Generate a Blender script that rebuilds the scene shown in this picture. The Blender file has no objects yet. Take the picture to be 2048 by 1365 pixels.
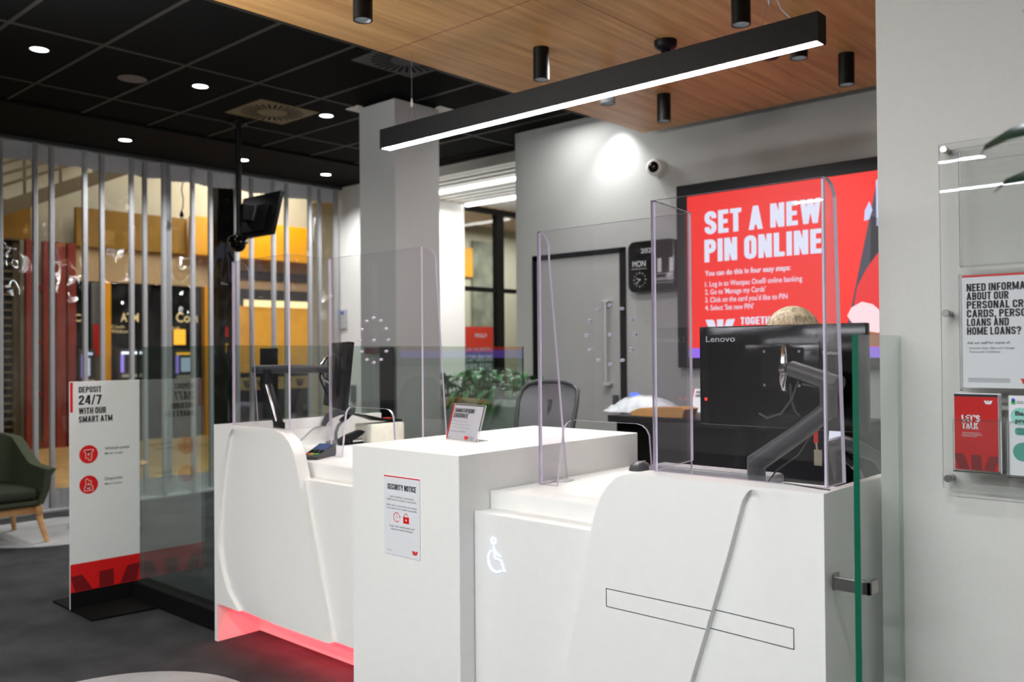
import bpy, bmesh, math, random
from mathutils import Vector, Matrix
R = math.radians
random.seed(7)
scn = bpy.context.scene
COL = scn.collection

# ------------------------------------------------------------------ camera
cam_d = bpy.data.cameras.new('camera')
cam = bpy.data.objects.new('camera', cam_d)
COL.objects.link(cam)
YAW, PITCH, ROLL = 0.740228, 0.010508, -0.008163
_f = Vector((-math.sin(YAW) * math.cos(PITCH), math.cos(YAW) * math.cos(PITCH), math.sin(PITCH)))
_r = _f.cross(Vector((0, 0, 1))).normalized()
_u = _r.cross(_f)
_r2 = math.cos(ROLL) * _r + math.sin(ROLL) * _u
_u2 = -math.sin(ROLL) * _r + math.cos(ROLL) * _u
CM = Matrix((_r2, _u2, -_f)).transposed().to_4x4()
CM.translation = Vector((0, 0, 1.45))
cam.matrix_world = CM
cam_d.sensor_width = 36.0
cam_d.lens = 31.285
cam_d.clip_start = 0.05
cam_d.dof.use_dof = True
cam_d.dof.focus_distance = 2.85
cam_d.dof.aperture_fstop = 2.8
scn.camera = cam

# ------------------------------------------------------------------ view, world
scn.view_settings.view_transform = 'Standard'
scn.view_settings.look = 'None'
scn.view_settings.gamma = 1.0
scn.view_settings.use_curve_mapping = False
scn.view_settings.exposure = 0.16
scn.cycles.use_denoising = True
scn.cycles.denoising_input_passes = 'RGB_ALBEDO'
scn.cycles.max_bounces = 10
scn.cycles.transparent_max_bounces = 40
scn.cycles.caustics_reflective = False
scn.cycles.caustics_refractive = False
scn.cycles.sample_clamp_indirect = 6.0
w = bpy.data.worlds.new('world')
scn.world = w
w.use_nodes = True
w.node_tree.nodes['Background'].inputs[0].default_value = (0.9, 0.95, 1.0, 1)
w.node_tree.nodes['Background'].inputs[1].default_value = 0.02


# ------------------------------------------------------------------ lamps of the room and added fill lights
def aim(o, d):
    o.rotation_euler = Vector(d).to_track_quat('-Z', 'Y').to_euler()


def spot(name, loc, watts, cone=70, blend=0.6, d=(0, 0, -1), col=(1, 1, 1), rad=0.03):
    l = bpy.data.lights.new(name, 'SPOT')
    l.energy = watts
    l.spot_size = R(cone)
    l.spot_blend = blend
    l.color = col
    l.shadow_soft_size = rad
    o = bpy.data.objects.new(name, l)
    o.location = loc
    aim(o, d)
    COL.objects.link(o)
    return o


def area(name, loc, sx, sy, watts, d=(0, 0, -1), col=(1, 1, 1), spread=180):
    l = bpy.data.lights.new(name, 'AREA')
    l.shape = 'RECTANGLE'
    l.size, l.size_y = sx, sy
    l.energy = watts
    l.color = col
    l.spread = R(spread)
    o = bpy.data.objects.new(name, l)
    o.location = loc
    aim(o, d)
    COL.objects.link(o)
    return o


# linear lamps that hang over the banking hall, on the customers' side of the counter
area('hall_linear_lamp', (-1.6, 0.2, 2.9), 2.4, 0.07, 50, (0, 0, -1), (0.95, 0.98, 1.0))
area('hall_linear_lamp', (-3.9, -0.6, 2.9), 2.4, 0.07, 56, (0, 0, -1), (0.95, 0.98, 1.0))
area('hall_linear_lamp', (-1.3, -1.5, 2.9), 2.4, 0.07, 70, (0, 0, -1), (0.95, 0.98, 1.0))
area('hall_linear_lamp', (-3.1, -2.6, 2.9), 2.4, 0.07, 60, (0, 0, -1), (0.95, 0.98, 1.0))
area('hall_linear_lamp', (-2.4, -4.0, 2.9), 3.0, 0.07, 60, (0, 0, -1), (0.95, 0.98, 1.0))
# fill light added in mid-air to brighten the raft from below
area('raft_fill_light', (-4.2, 0.9, 2.6), 1.8, 0.07, 70, (0.35, 0.7, 1))
# downlight close to the pale wall with the brochures
spot('wall_downlight', (-0.35, 0.75, 3.42), 105, 110, 0.9, col=(0.95, 0.98, 1.0), rad=0.035)
# wall washer in the dark ceiling beside the timber raft
spot('wall_washer_lamp', (-4.27, 5.84, 3.40), 55, 88, 1.0, (0, 0.10, -1), rad=0.02)
spot('wall_washer_lamp', (-1.75, 5.93, 3.40), 40, 105, 1.0, (0, 0.05, -1), rad=0.02)
# red strip in the toe recess of the left counter
area('toe_recess_lamp', (-3.46, 2.44, 0.182), 1.26, 0.06, 5.5, (0, 0.6, -1), (1, 0.03, 0.05))
# staff corridor and mall
area('corridor_lamp', (-6.4, 7.4, 3.2), 2.6, 0.6, 70)
area('corridor_slat_fill', (-6.6, 7.4, 2.2), 2.0, 0.8, 9, (0, 0, 1))  # added upward fill that brightens the corridor slats
area('lobby_fill', (-9.2, 10.2, 3.4), 1.0, 3.0, 90)  # fill light added to brighten the lobby behind the glazing
area('mall_lamp', (-11.6, 5.2, 5.4), 3.0, 6.0, 125, (-0.35, 0, -1), (1, 0.95, 0.86))
area('mall_wall_lamp', (-13.2, 8.9, 5.2), 0.8, 2.2, 130, (-0.5, 0, -0.6), (1, 0.95, 0.84))
# fill lights added behind the counter to brighten column, wall and door
area('staff_area_fill', (-3.3, 4.3, 3.12), 0.5, 0.5, 36)
area('staff_area_fill', (-4.6, 5.6, 3.38), 0.4, 0.4, 10)


# ------------------------------------------------------------------ materials
def s2l(c):
    return tuple((x / 255 / 12.92) if x <= 10 else (((x / 255 + 0.055) / 1.055) ** 2.4) for x in c)


def new_mat(name):
    m = bpy.data.materials.new(name)
    m.use_nodes = True
    nt = m.node_tree
    return m, nt, nt.nodes['Principled BSDF']


def pm(name, rgb, rough=0.5, metal=0.0, spec=0.5, var=0.05, scale=30.0, emit=None, es=0.0, bump=0.0, coat=0.0):
    """procedural surface: base colour with a faint noise, optional fine bump"""
    m, nt, b = new_mat(name)
    c = s2l(rgb)
    N = nt.nodes
    tc = N.new('ShaderNodeTexCoord')
    nz = N.new('ShaderNodeTexNoise')
    nz.inputs['Scale'].default_value = scale
    nz.inputs['Detail'].default_value = 3
    nt.links.new(tc.outputs['Object'], nz.inputs['Vector'])
    rp = N.new('ShaderNodeValToRGB')
    rp.color_ramp.elements[0].position = 0.3
    rp.color_ramp.elements[1].position = 0.7
    rp.color_ramp.elements[0].color = tuple(x * (1 - var) for x in c) + (1,)
    rp.color_ramp.elements[1].color = tuple(min(1, x * (1 + var)) for x in c) + (1,)
    nt.links.new(nz.outputs['Fac'], rp.inputs['Fac'])
    nt.links.new(rp.outputs['Color'], b.inputs['Base Color'])
    b.inputs['Roughness'].default_value = rough
    b.inputs['Metallic'].default_value = metal
    b.inputs['Specular IOR Level'].default_value = spec
    b.inputs['Coat Weight'].default_value = coat
    if emit:
        b.inputs['Emission Color'].default_value = tuple(emit) + (1,)
        b.inputs['Emission Strength'].default_value = es
    if bump:
        bp = N.new('ShaderNodeBump')
        bp.inputs['Strength'].default_value = bump
        bp.inputs['Distance'].default_value = 0.01
        nt.links.new(nz.outputs['Fac'], bp.inputs['Height'])
        nt.links.new(bp.outputs['Normal'], b.inputs['Normal'])
    return m


def em(name, col, s):
    m, nt, b = new_mat(name)
    b.inputs['Base Color'].default_value = (0.02, 0.02, 0.02, 1)
    b.inputs['Emission Color'].default_value = tuple(col) + (1,)
    b.inputs['Emission Strength'].default_value = s
    return m


def glassy(name, tint, r0=0.04, rough=0.0, wave=0.0, wscale=3.0, haze=0.0, hazecol=(0.8, 0.8, 0.85)):
    """thin clear sheet: tinted see-through, mirror share rising towards grazing"""
    m, nt, b = new_mat(name)
    N, L = nt.nodes, nt.links
    N.remove(b)
    out = N['Material Output']
    tr = N.new('ShaderNodeBsdfTransparent')
    tr.inputs[0].default_value = tuple(tint) + (1,)
    gl = N.new('ShaderNodeBsdfGlossy')
    gl.inputs['Roughness'].default_value = rough
    lw = N.new('ShaderNodeLayerWeight')
    lw.inputs['Blend'].default_value = 0.5
    p = N.new('ShaderNodeMath'); p.operation = 'POWER'; p.inputs[1].default_value = 5.0
    L.new(lw.outputs['Facing'], p.inputs[0])
    mu = N.new('ShaderNodeMath'); mu.operation = 'MULTIPLY_ADD'
    mu.inputs[1].default_value = 1 - r0; mu.inputs[2].default_value = r0
    L.new(p.outputs[0], mu.inputs[0])
    mx = N.new('ShaderNodeMixShader')
    L.new(mu.outputs[0], mx.inputs[0])
    L.new(tr.outputs[0], mx.inputs[1])
    L.new(gl.outputs[0], mx.inputs[2])
    last = mx
    if haze:
        df = N.new('ShaderNodeBsdfDiffuse'); df.inputs[0].default_value = tuple(hazecol) + (1,)
        m2 = N.new('ShaderNodeMixShader'); m2.inputs[0].default_value = haze
        L.new(mx.outputs[0], m2.inputs[1]); L.new(df.outputs[0], m2.inputs[2])
        last = m2
    if wave:
        tc = N.new('ShaderNodeTexCoord')
        mp = N.new('ShaderNodeMapping'); mp.inputs['Scale'].default_value = (1, 1, 0.45)
        nz = N.new('ShaderNodeTexNoise'); nz.inputs['Scale'].default_value = wscale; nz.inputs['Detail'].default_value = 1
        bp = N.new('ShaderNodeBump'); bp.inputs['Strength'].default_value = wave; bp.inputs['Distance'].default_value = 0.05
        L.new(tc.outputs['Object'], mp.inputs[0]); L.new(mp.outputs[0], nz.inputs['Vector'])
        L.new(nz.outputs['Fac'], bp.inputs['Height']); L.new(bp.outputs[0], gl.inputs['Normal'])
    L.new(last.outputs[0], out.inputs[0])
    return m


def wood(name, dark, light, stretch=(22, 0.9, 22), rough=0.45, spec=0.3):
    m, nt, b = new_mat(name)
    N, L = nt.nodes, nt.links
    tc = N.new('ShaderNodeTexCoord')
    mp = N.new('ShaderNodeMapping'); mp.inputs['Scale'].default_value = stretch
    L.new(tc.outputs['Object'], mp.inputs[0])
    nz = N.new('ShaderNodeTexNoise'); nz.inputs['Scale'].default_value = 1.0; nz.inputs['Detail'].default_value = 6
    nz.inputs['Roughness'].default_value = 0.62
    L.new(mp.outputs[0], nz.inputs['Vector'])
    rp = N.new('ShaderNodeValToRGB')
    rp.color_ramp.elements[0].position = 0.28; rp.color_ramp.elements[1].position = 0.72
    rp.color_ramp.elements[0].color = s2l(dark) + (1,)
    rp.color_ramp.elements[1].color = s2l(light) + (1,)
    L.new(nz.outputs['Fac'], rp.inputs['Fac'])
    L.new(rp.outputs['Color'], b.inputs['Base Color'])
    b.inputs['Roughness'].default_value = rough
    b.inputs['Specular IOR Level'].default_value = spec
    return m


def carpet(name, a, b_, scale=260):
    m, nt, b = new_mat(name)
    N, L = nt.nodes, nt.links
    tc = N.new('ShaderNodeTexCoord')
    n1 = N.new('ShaderNodeTexNoise'); n1.inputs['Scale'].default_value = scale; n1.inputs['Detail'].default_value = 4
    n2 = N.new('ShaderNodeTexNoise'); n2.inputs['Scale'].default_value = 2.6; n2.inputs['Detail'].default_value = 4
    L.new(tc.outputs['Object'], n1.inputs['Vector']); L.new(tc.outputs['Object'], n2.inputs['Vector'])
    mx = N.new('ShaderNodeMath'); mx.operation = 'MULTIPLY_ADD'; mx.inputs[1].default_value = 0.45
    L.new(n2.outputs['Fac'], mx.inputs[0]); 
    ad = N.new('ShaderNodeMath'); ad.operation = 'MULTIPLY'; ad.inputs[1].default_value = 0.55
    L.new(n1.outputs['Fac'], ad.inputs[0]); L.new(ad.outputs[0], mx.inputs[2])
    rp = N.new('ShaderNodeValToRGB')
    rp.color_ramp.elements[0].position = 0.36; rp.color_ramp.elements[1].position = 0.64
    rp.color_ramp.elements[0].color = s2l(a) + (1,); rp.color_ramp.elements[1].color = s2l(b_) + (1,)
    L.new(mx.outputs[0], rp.inputs['Fac']); L.new(rp.outputs['Color'], b.inputs['Base Color'])
    bp = N.new('ShaderNodeBump'); bp.inputs['Strength'].default_value = 0.6; bp.inputs['Distance'].default_value = 0.004
    L.new(n1.outputs['Fac'], bp.inputs['Height']); L.new(bp.outputs[0], b.inputs['Normal'])
    b.inputs['Roughness'].default_value = 1.0; b.inputs['Specular IOR Level'].default_value = 0.1
    return m


M = {}
M['white'] = pm('solid_surface_white', (236, 236, 233), 0.38, spec=0.4, var=0.01)
M['wall'] = pm('painted_wall_pale', (216, 215, 210), 0.7, spec=0.2, var=0.015, scale=90, bump=0.03)
M['wallgrey'] = pm('painted_wall_grey', (168, 169, 166), 0.8, spec=0.15, var=0.02, scale=60, bump=0.03)
M['wallwhite'] = pm('painted_wall_white', (232, 231, 226), 0.7, spec=0.2, var=0.01)
M['colgrey'] = pm('painted_column_grey', (176, 176, 174), 0.8, spec=0.15, var=0.02, scale=60)
M['ceil'] = pm('ceiling_tile_black', (8, 8, 8), 0.95, spec=0.1, var=0.3, scale=200)
M['grid'] = pm('ceiling_grid_grey', (42, 40, 37), 0.6, spec=0.3)
M['soffit'] = pm('soffit_black', (11, 11, 11), 0.9, spec=0.15)
M['oak'] = wood('oak_veneer', (176, 128, 74), (220, 174, 114))
M['ash'] = wood('ash_wood', (176, 128, 78), (214, 170, 118), (3, 3, 30))
M['black'] = pm('black_powder_coat', (6, 6, 7), 0.5, spec=0.25)
M['blackmatt'] = pm('black_matt', (9, 9, 9), 0.85, spec=0.15)
M['blackgloss'] = pm('black_gloss_plastic', (6, 6, 7), 0.12, spec=0.3)
M['dkgrey'] = pm('dark_grey_plastic', (62, 63, 66), 0.42)
M['midgrey'] = pm('mid_grey_plastic', (112, 114, 118), 0.45)
M['ltgrey'] = pm('light_grey_plastic', (186, 186, 186), 0.5)
M['alu'] = pm('brushed_aluminium', (190, 191, 194), 0.34, metal=0.25, spec=0.5)
M['steel'] = pm('brushed_steel', (160, 158, 154), 0.3, metal=1.0)
M['chrome'] = pm('satin_chrome', (205, 205, 205), 0.2, metal=1.0)
M['carpet'] = carpet('charcoal_carpet', (40, 40, 42), (78, 78, 80))
M['rug'] = carpet('pale_grey_carpet', (138, 138, 139), (182, 182, 182))
M['acr'] = glassy('clear_acrylic', (0.972, 0.966, 0.976), 0.035, 0.0, haze=0.006, hazecol=(0.8, 0.76, 0.85))
M['acrclear'] = glassy('clear_board_acrylic', (0.985, 0.988, 0.985), 0.03)
M['acr_edge'] = pm('polished_acrylic_edge', (214, 205, 222), 0.25, spec=0.5, emit=None)
M['acrclear_edge'] = pm('clear_acrylic_edge', (214, 216, 216), 0.2)
M['glass'] = glassy('green_tint_glass', (0.80, 0.87, 0.83), 0.10)
M['glasslight'] = glassy('clear_door_glass', (0.91, 0.95, 0.93), 0.05)
M['glass_edge'] = pm('glass_edge_green', (6, 92, 68), 0.15, spec=0.6)
M['glass_edge_dark'] = pm('glass_edge_deep_green', (4, 34, 30), 0.15, spec=0.6)
M['pane'] = glassy('flexible_clear_pane', (0.93, 0.93, 0.92), 0.05, 0.02, wave=0.33, wscale=7)
M['winglass'] = glassy('window_glass', (0.86, 0.88, 0.86), 0.07)
M['red'] = pm('bank_red', (214, 22, 24), 0.45, var=0.02)
M['redbrochure'] = pm('brochure_red', (190, 18, 16), 0.35, var=0.02)
M['dkred'] = pm('dark_emblem_red', (120, 12, 20), 0.45)
M['ink'] = pm('black_ink', (26, 25, 36), 0.6, var=0.02)
M['inkgrey'] = pm('grey_ink', (92, 92, 96), 0.6)
M['inkpale'] = pm('pale_ink', (150, 150, 152), 0.6)
M['paper'] = pm('white_print_sheet', (224, 226, 230), 0.5, var=0.01)
M['signwhite'] = pm('sign_panel_white', (226, 228, 228), 0.35, var=0.01)
M['screen_red'] = em('screen_red', (1.0, 0.014, 0.006), 0.84)
M['screen_white'] = em('screen_white', (0.80, 0.84, 1.0), 0.9)
M['screen_purple'] = em('screen_purple', (0.29, 0.12, 0.85), 1.0)
M['screen_slate'] = em('screen_slate', (0.045, 0.042, 0.07), 1.0)
M['screen_dark'] = em('screen_dark', (0.006, 0.006, 0.010), 1.0)
M['screen_skin'] = em('screen_skin', (0.86, 0.62, 0.66), 1.0)
M['screen_sleeve'] = em('screen_sleeve', (0.78, 0.012, 0.014), 0.9)
M['screen_pale'] = em('screen_pale_blue', (0.50, 0.55, 0.85), 1.0)
M['screen_brown'] = em('screen_brown', (0.32, 0.10, 0.02), 1.0)
M['lamp'] = em('lamp_white', (1, 1, 1), 54)
M['lampdisc'] = em('lamp_disc', (1, 1, 1), 9)
M['lampsmall'] = em('lamp_small', (0.9, 1, 0.97), 5)
M['lampdim'] = em('lamp_corridor', (1, 1, 0.98), 6)
M['neon'] = em('neon_blue_white', (0.56, 0.62, 1.0), 1.5)
M['blueled'] = em('blue_led', (0.06, 0.12, 1.0), 2.2)
M['redled'] = em('red_led', (1.0, 0.02, 0.02), 1.6)
M['greenled'] = em('green_led', (0.02, 0.9, 0.25), 1.2)
M['toe_led'] = em('toe_red_led', (1.0, 0.03, 0.05), 3.0)
M['leaf'] = pm('leaf_green', (44, 112, 40), 0.4, var=0.35, scale=14, spec=0.4)
M['leafdark'] = pm('leaf_dark', (24, 40, 30), 0.25, var=0.3, scale=10, spec=0.5)
M['planter'] = pm('planter_grey', (150, 154, 150), 0.6)
M['stem'] = pm('stem_green', (58, 84, 40), 0.6)
M['soil'] = pm('soil', (40, 30, 24), 1.0, var=0.4, scale=120, bump=0.6)
M['felt'] = pm('moss_green_felt', (66, 72, 56), 0.95, spec=0.1, var=0.18, scale=160, bump=0.15)
M['feltdark'] = pm('dark_green_felt', (52, 56, 46), 0.95, spec=0.1, var=0.15, scale=160, bump=0.15)
M['mesh'] = pm('grey_mesh_fabric', (96, 98, 100), 0.9, spec=0.1, var=0.25, scale=200)
M['meshdark'] = pm('dark_frame', (58, 59, 61), 0.5)
M['cloth'] = pm('black_clothing', (14, 14, 15), 0.95, spec=0.08, var=0.0)
M['skin'] = pm('skin', (206, 158, 132), 0.55, var=0.05)
M['hair'] = wood('blonde_hair', (70, 56, 40), (226, 206, 166), (70, 70, 4), 0.5)
M['lanyard'] = pm('red_lanyard', (190, 24, 20), 0.6)
M['cream'] = pm('cream_plastic', (226, 222, 206), 0.5)
M['bag'] = pm('clear_plastic_bag', (206, 212, 214), 0.18, var=0.15, scale=18, spec=0.7)
M['cardboard'] = pm('cardboard_tan', (186, 138, 74), 0.8)
M['yellow'] = pm('sign_yellow', (236, 166, 14), 0.5, var=0.05, scale=3)
M['yellowdim'] = pm('sign_yellow_dim', (146, 106, 10), 0.6, var=0.12, scale=6)  # yellow fascia under weaker light, the dimness put into the colour
M['mallcream'] = pm('mall_cream', (200, 194, 172), 0.8, var=0.05, scale=3)
M['malltan'] = pm('mall_tan_bulkhead', (190, 164, 126), 0.8, var=0.05, scale=3)
M['tile'] = pm('mall_floor_tile', (214, 176, 116), 0.35, var=0.15, scale=3)
M['steelbeam'] = pm('stair_steel', (92, 80, 58), 0.7)
M['timber'] = wood('red_stained_timber', (122, 46, 42), (158, 74, 66), (6, 6, 2))
M['shut'] = pm('shutter_slat', (120, 108, 84), 0.6)
M['shutdark'] = pm('shutter_dark', (30, 26, 20), 0.8)
M['goldtext'] = pm('gold_lettering', (226, 206, 150), 0.5, emit=(0.5, 0.42, 0.24), es=0.5)
M['amber'] = em('amber_screen', (1.0, 0.48, 0.03), 1.2)
M['glow'] = em('warm_strip', (1.0, 0.86, 0.42), 1.5)
M['atmwhite'] = em('machine_white', (0.80, 0.84, 1.0), 1.6)
M['purplelit'] = em('machine_purple', (0.30, 0.22, 0.8), 1.0)
M['teal'] = pm('teal_print', (72, 156, 142), 0.5)
M['mint'] = pm('mint_print', (142, 202, 190), 0.5)
M['blue'] = pm('blue_trim', (58, 102, 214), 0.4)
M['yellowkey'] = pm('yellow_key', (226, 178, 40), 0.4)
M['greenkey'] = pm('green_key', (56, 168, 74), 0.4)
M['redkey'] = pm('red_key', (226, 70, 48), 0.4)
M['mural'] = pm('window_mural', (120, 124, 108), 0.7, var=0.5, scale=4)
M['muralred'] = pm('mural_red', (178, 42, 20), 0.7)
M['creamwall'] = pm('corridor_cream', (196, 190, 168), 0.8)
M['logopale'] = pm('logo_pale', (176, 178, 182), 0.4)
M['tvreflectbrown'] = pm('tv_reflection_brown', (92, 44, 36), 0.5)
M['muralgreen'] = pm('mural_green', (70, 92, 84), 0.6, var=0.3, scale=8)
M['litpanel'] = pm('lit_yellow_panel', (236, 172, 48), 0.5, var=0.25, scale=2, emit=(0.72, 0.36, 0.04), es=0.35)
M['ltalu'] = pm('pale_aluminium', (226, 226, 228), 0.4, metal=0.1)
M['badge'] = pm('badge_cream', (166, 160, 138), 0.4)
M['beigecrest'] = pm('beige_frieze', (198, 176, 124), 0.7)


M['ventwarmlit'] = pm('vent_warm_lit', (112, 98, 66), 0.6)  # warm light reflected by the vent is put into its plate colour
M['ventdark'] = pm('vent_dark', (52, 52, 54), 0.6)
M['termscreen'] = pm('terminal_display', (60, 74, 112), 0.15, emit=(0.05, 0.08, 0.2), es=0.5)
M['screenoff'] = pm('monitor_screen_lit', (120, 140, 170), 0.2, emit=(0.5, 0.6, 0.8), es=0.6)
M['logogrey'] = pm('logo_grey', (186, 188, 192), 0.4)


def strips(name, a_, b_, scale, axis='X'):
    """open weave: fine dark gaps between grey bands"""
    m, nt, b = new_mat(name)
    N, L = nt.nodes, nt.links
    tc = N.new('ShaderNodeTexCoord'); wv = N.new('ShaderNodeTexWave'); wv.bands_direction = axis
    wv.inputs['Scale'].default_value = scale; wv.inputs['Distortion'].default_value = 0.4
    L.new(tc.outputs['Object'], wv.inputs['Vector'])
    rp = N.new('ShaderNodeValToRGB'); rp.color_ramp.elements[0].position = 0.35; rp.color_ramp.elements[1].position = 0.65
    rp.color_ramp.elements[0].color = s2l(a_) + (1,); rp.color_ramp.elements[1].color = s2l(b_) + (1,)
    L.new(wv.outputs['Fac'], rp.inputs['Fac']); L.new(rp.outputs[0], b.inputs['Base Color'])
    b.inputs['Roughness'].default_value = 0.9
    return m


M['chairmesh'] = strips('striped_mesh', (56, 58, 60), (122, 124, 126), 34)
M['clockwhite'] = pm('flap_white', (200, 200, 202), 0.5)

# ------------------------------------------------------------------ bold condensed capitals
def block_glyph(ch, t):
    w_ = {'I': t, 'M': 0.70, 'W': 0.78, 'N': 0.54, 'E': 0.43, 'F': 0.42, 'L': 0.42, 'T': 0.46, 'A': 0.56, 'V': 0.56, '/': 0.40, ',': t, "'": t, '1': 0.34, 'K': 0.54, 'Y': 0.54}.get(ch, 0.50)
    a = t / 2
    l, r, b, T = a, w_ - a, a, 1 - a
    q = 0.13
    st, qu = [], []
    arc = lambda cx, cy, a0, a1, rr=q: [(cx + rr * math.cos(math.radians(a0 + (a1 - a0) * i / 4)), cy + rr * math.sin(math.radians(a0 + (a1 - a0) * i / 4))) for i in range(5)]
    TL, TR, BL, BR = arc(l + q, T - q, 180, 90), arc(r - q, T - q, 90, 0), arc(l + q, b + q, 270, 180), arc(r - q, b + q, 0, -90)
    box = lambda x0, x1, y0, y1: qu.append([(x0, y0), (x1, y0), (x1, y1), (x0, y1)])
    dia = lambda x0, y0, x1, y1, k=1.0: qu.append([(x0 - a * k, y0), (x0 + a * k, y0), (x1 + a * k, y1), (x1 - a * k, y1)])
    op = lambda p: st.append((p, False))
    if ch in 'O0': st.append((TL + TR + BR + BL, True))
    elif ch == 'Q': st.append((TL + TR + BR + BL, True)); dia(r + 0.03, -0.08, w_ * 0.55, 0.25)
    elif ch == 'C': op([(r, 0.64)] + TR[::-1] + TL[::-1] + BL[::-1] + BR[::-1] + [(r, 0.36)])
    elif ch == 'G': op([(r, 0.66)] + TR[::-1] + TL[::-1] + BL[::-1] + BR[::-1] + [(r, 0.52)]); box(w_ * 0.5, w_, 0.40, 0.40 + t * 0.8)
    elif ch == 'S': op([(r, 0.68)] + TR[::-1] + TL[::-1] + [(l, 0.66), (l + 0.04, 0.57), (r - 0.04, 0.43), (r, 0.34)] + BR + BL + [(l, 0.32)])
    elif ch == 'D': st.append(([(l, b), (l, T)] + TR + BR, True))
    elif ch in 'PR':
        box(0, t, 0, 1); m = 0.42 + a
        op([(l, T)] + TR + arc(r - q, m + q - 0.02, 0, -90) + [(l, m - 0.02)])
        if ch == 'R': dia(r + 0.02, 0, w_ * 0.58, 0.44)
    elif ch == 'B':
        box(0, t, 0, 1)
        op([(l, T)] + TR + arc(r - q - 0.01, 0.53 + q, 0, -90) + [(l, 0.53)]); op([(l, 0.53)] + arc(r - q, 0.53 - q, 90, 0) + BR + [(l, b)])
    elif ch == 'E': box(0, t, 0, 1); box(0, w_, 0, t * .9); box(0, w_, 1 - t * .9, 1); box(0, w_ * .92, .5 - t * .43, .5 + t * .43)
    elif ch == 'F': box(0, t, 0, 1); box(0, w_, 1 - t * .9, 1); box(0, w_ * .92, .46 - t * .43, .46 + t * .43)
    elif ch == 'H': box(0, t, 0, 1); box(w_ - t, w_, 0, 1); box(0, w_, .5 - a, .5 + a)
    elif ch == 'I': box(0, t, 0, 1)
    elif ch == 'J': op([(r, 1.0)] + BR + BL + [(l, 0.34)])
    elif ch == 'K': box(0, t, 0, 1); dia(t * .9, 0.40, r + 0.02, 1); dia(r + 0.03, 0, w_ * 0.48, 0.58)
    elif ch == 'L': box(0, t, 0, 1); box(0, w_, 0, t * .9)
    elif ch == 'M': box(0, t, 0, 1); box(w_ - t, w_, 0, 1); dia(w_ / 2, 0.10, t * .6, 1, .85); dia(w_ / 2, 0.10, w_ - t * .6, 1, .85)
    elif ch == 'N': box(0, t, 0, 1); box(w_ - t, w_, 0, 1); dia(w_ - t * .62, 0, t * .62, 1, .95)
    elif ch == 'T': box(w_ / 2 - a, w_ / 2 + a, 0, 1); box(0, w_, 1 - t * .9, 1)
    elif ch == 'U': op([(l, 1.0)] + BL[::-1] + BR[::-1] + [(r, 1.0)])
    elif ch == 'V': dia(w_ / 2, 0, a, 1); dia(w_ / 2, 0, w_ - a, 1)
    elif ch == 'W':
        for x0, x1 in ((w_ * .28, a), (w_ * .28, w_ / 2), (w_ * .72, w_ / 2), (w_ * .72, w_ - a)): dia(x0, 0, x1, 1, .9)
    elif ch == 'A': dia(a, 0, w_ / 2, 1); dia(w_ - a, 0, w_ / 2, 1); box(w_ * .25, w_ * .75, .2, .2 + t * .8)
    elif ch == 'X': dia(a, 0, w_ - a, 1); dia(w_ - a, 0, a, 1)
    elif ch == 'Y': dia(w_ / 2, 0.4, a, 1); dia(w_ / 2, 0.4, w_ - a, 1); box(w_ / 2 - a, w_ / 2 + a, 0, .45)
    elif ch == 'Z': box(0, w_, 0, t * .9); box(0, w_, 1 - t * .9, 1); dia(a + .03, 0.1, w_ - a - .03, .9)
    elif ch == '1': box(w_ - t, w_, 0, 1); dia(a * .9, 0.76, w_ - t * .7, 1)
    elif ch == '2': op([(l, 0.66)] + TL + TR + [(r, 0.62), (l + 0.02, 0.20), (l, 0.08)]); box(0, w_, 0, t * .9)
    elif ch == '4': box(w_ * .58, w_ * .58 + t, 0, 1); box(0, w_ + .02, .2, .2 + t * .85); dia(a * .9, .25, w_ * .66, 1)
    elif ch == '7': box(0, w_, 1 - t * .9, 1); dia(w_ * .34, 0, r, .9)
    elif ch == '/': dia(a * .8, -0.03, w_ - a * .8, 1.03, .8)
    elif ch == '?': op([(l, 0.68)] + TL + TR + [(r, 0.62), (w_ / 2, 0.42), (w_ / 2, 0.27)]); box(w_ / 2 - a, w_ / 2 + a, 0, t)
    elif ch == ',': box(0, t, 0, t); dia(a * .5, -0.14, a, 0.05, .6)
    elif ch == "'": box(0, t, .68, 1)
    return w_, st, qu


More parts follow.
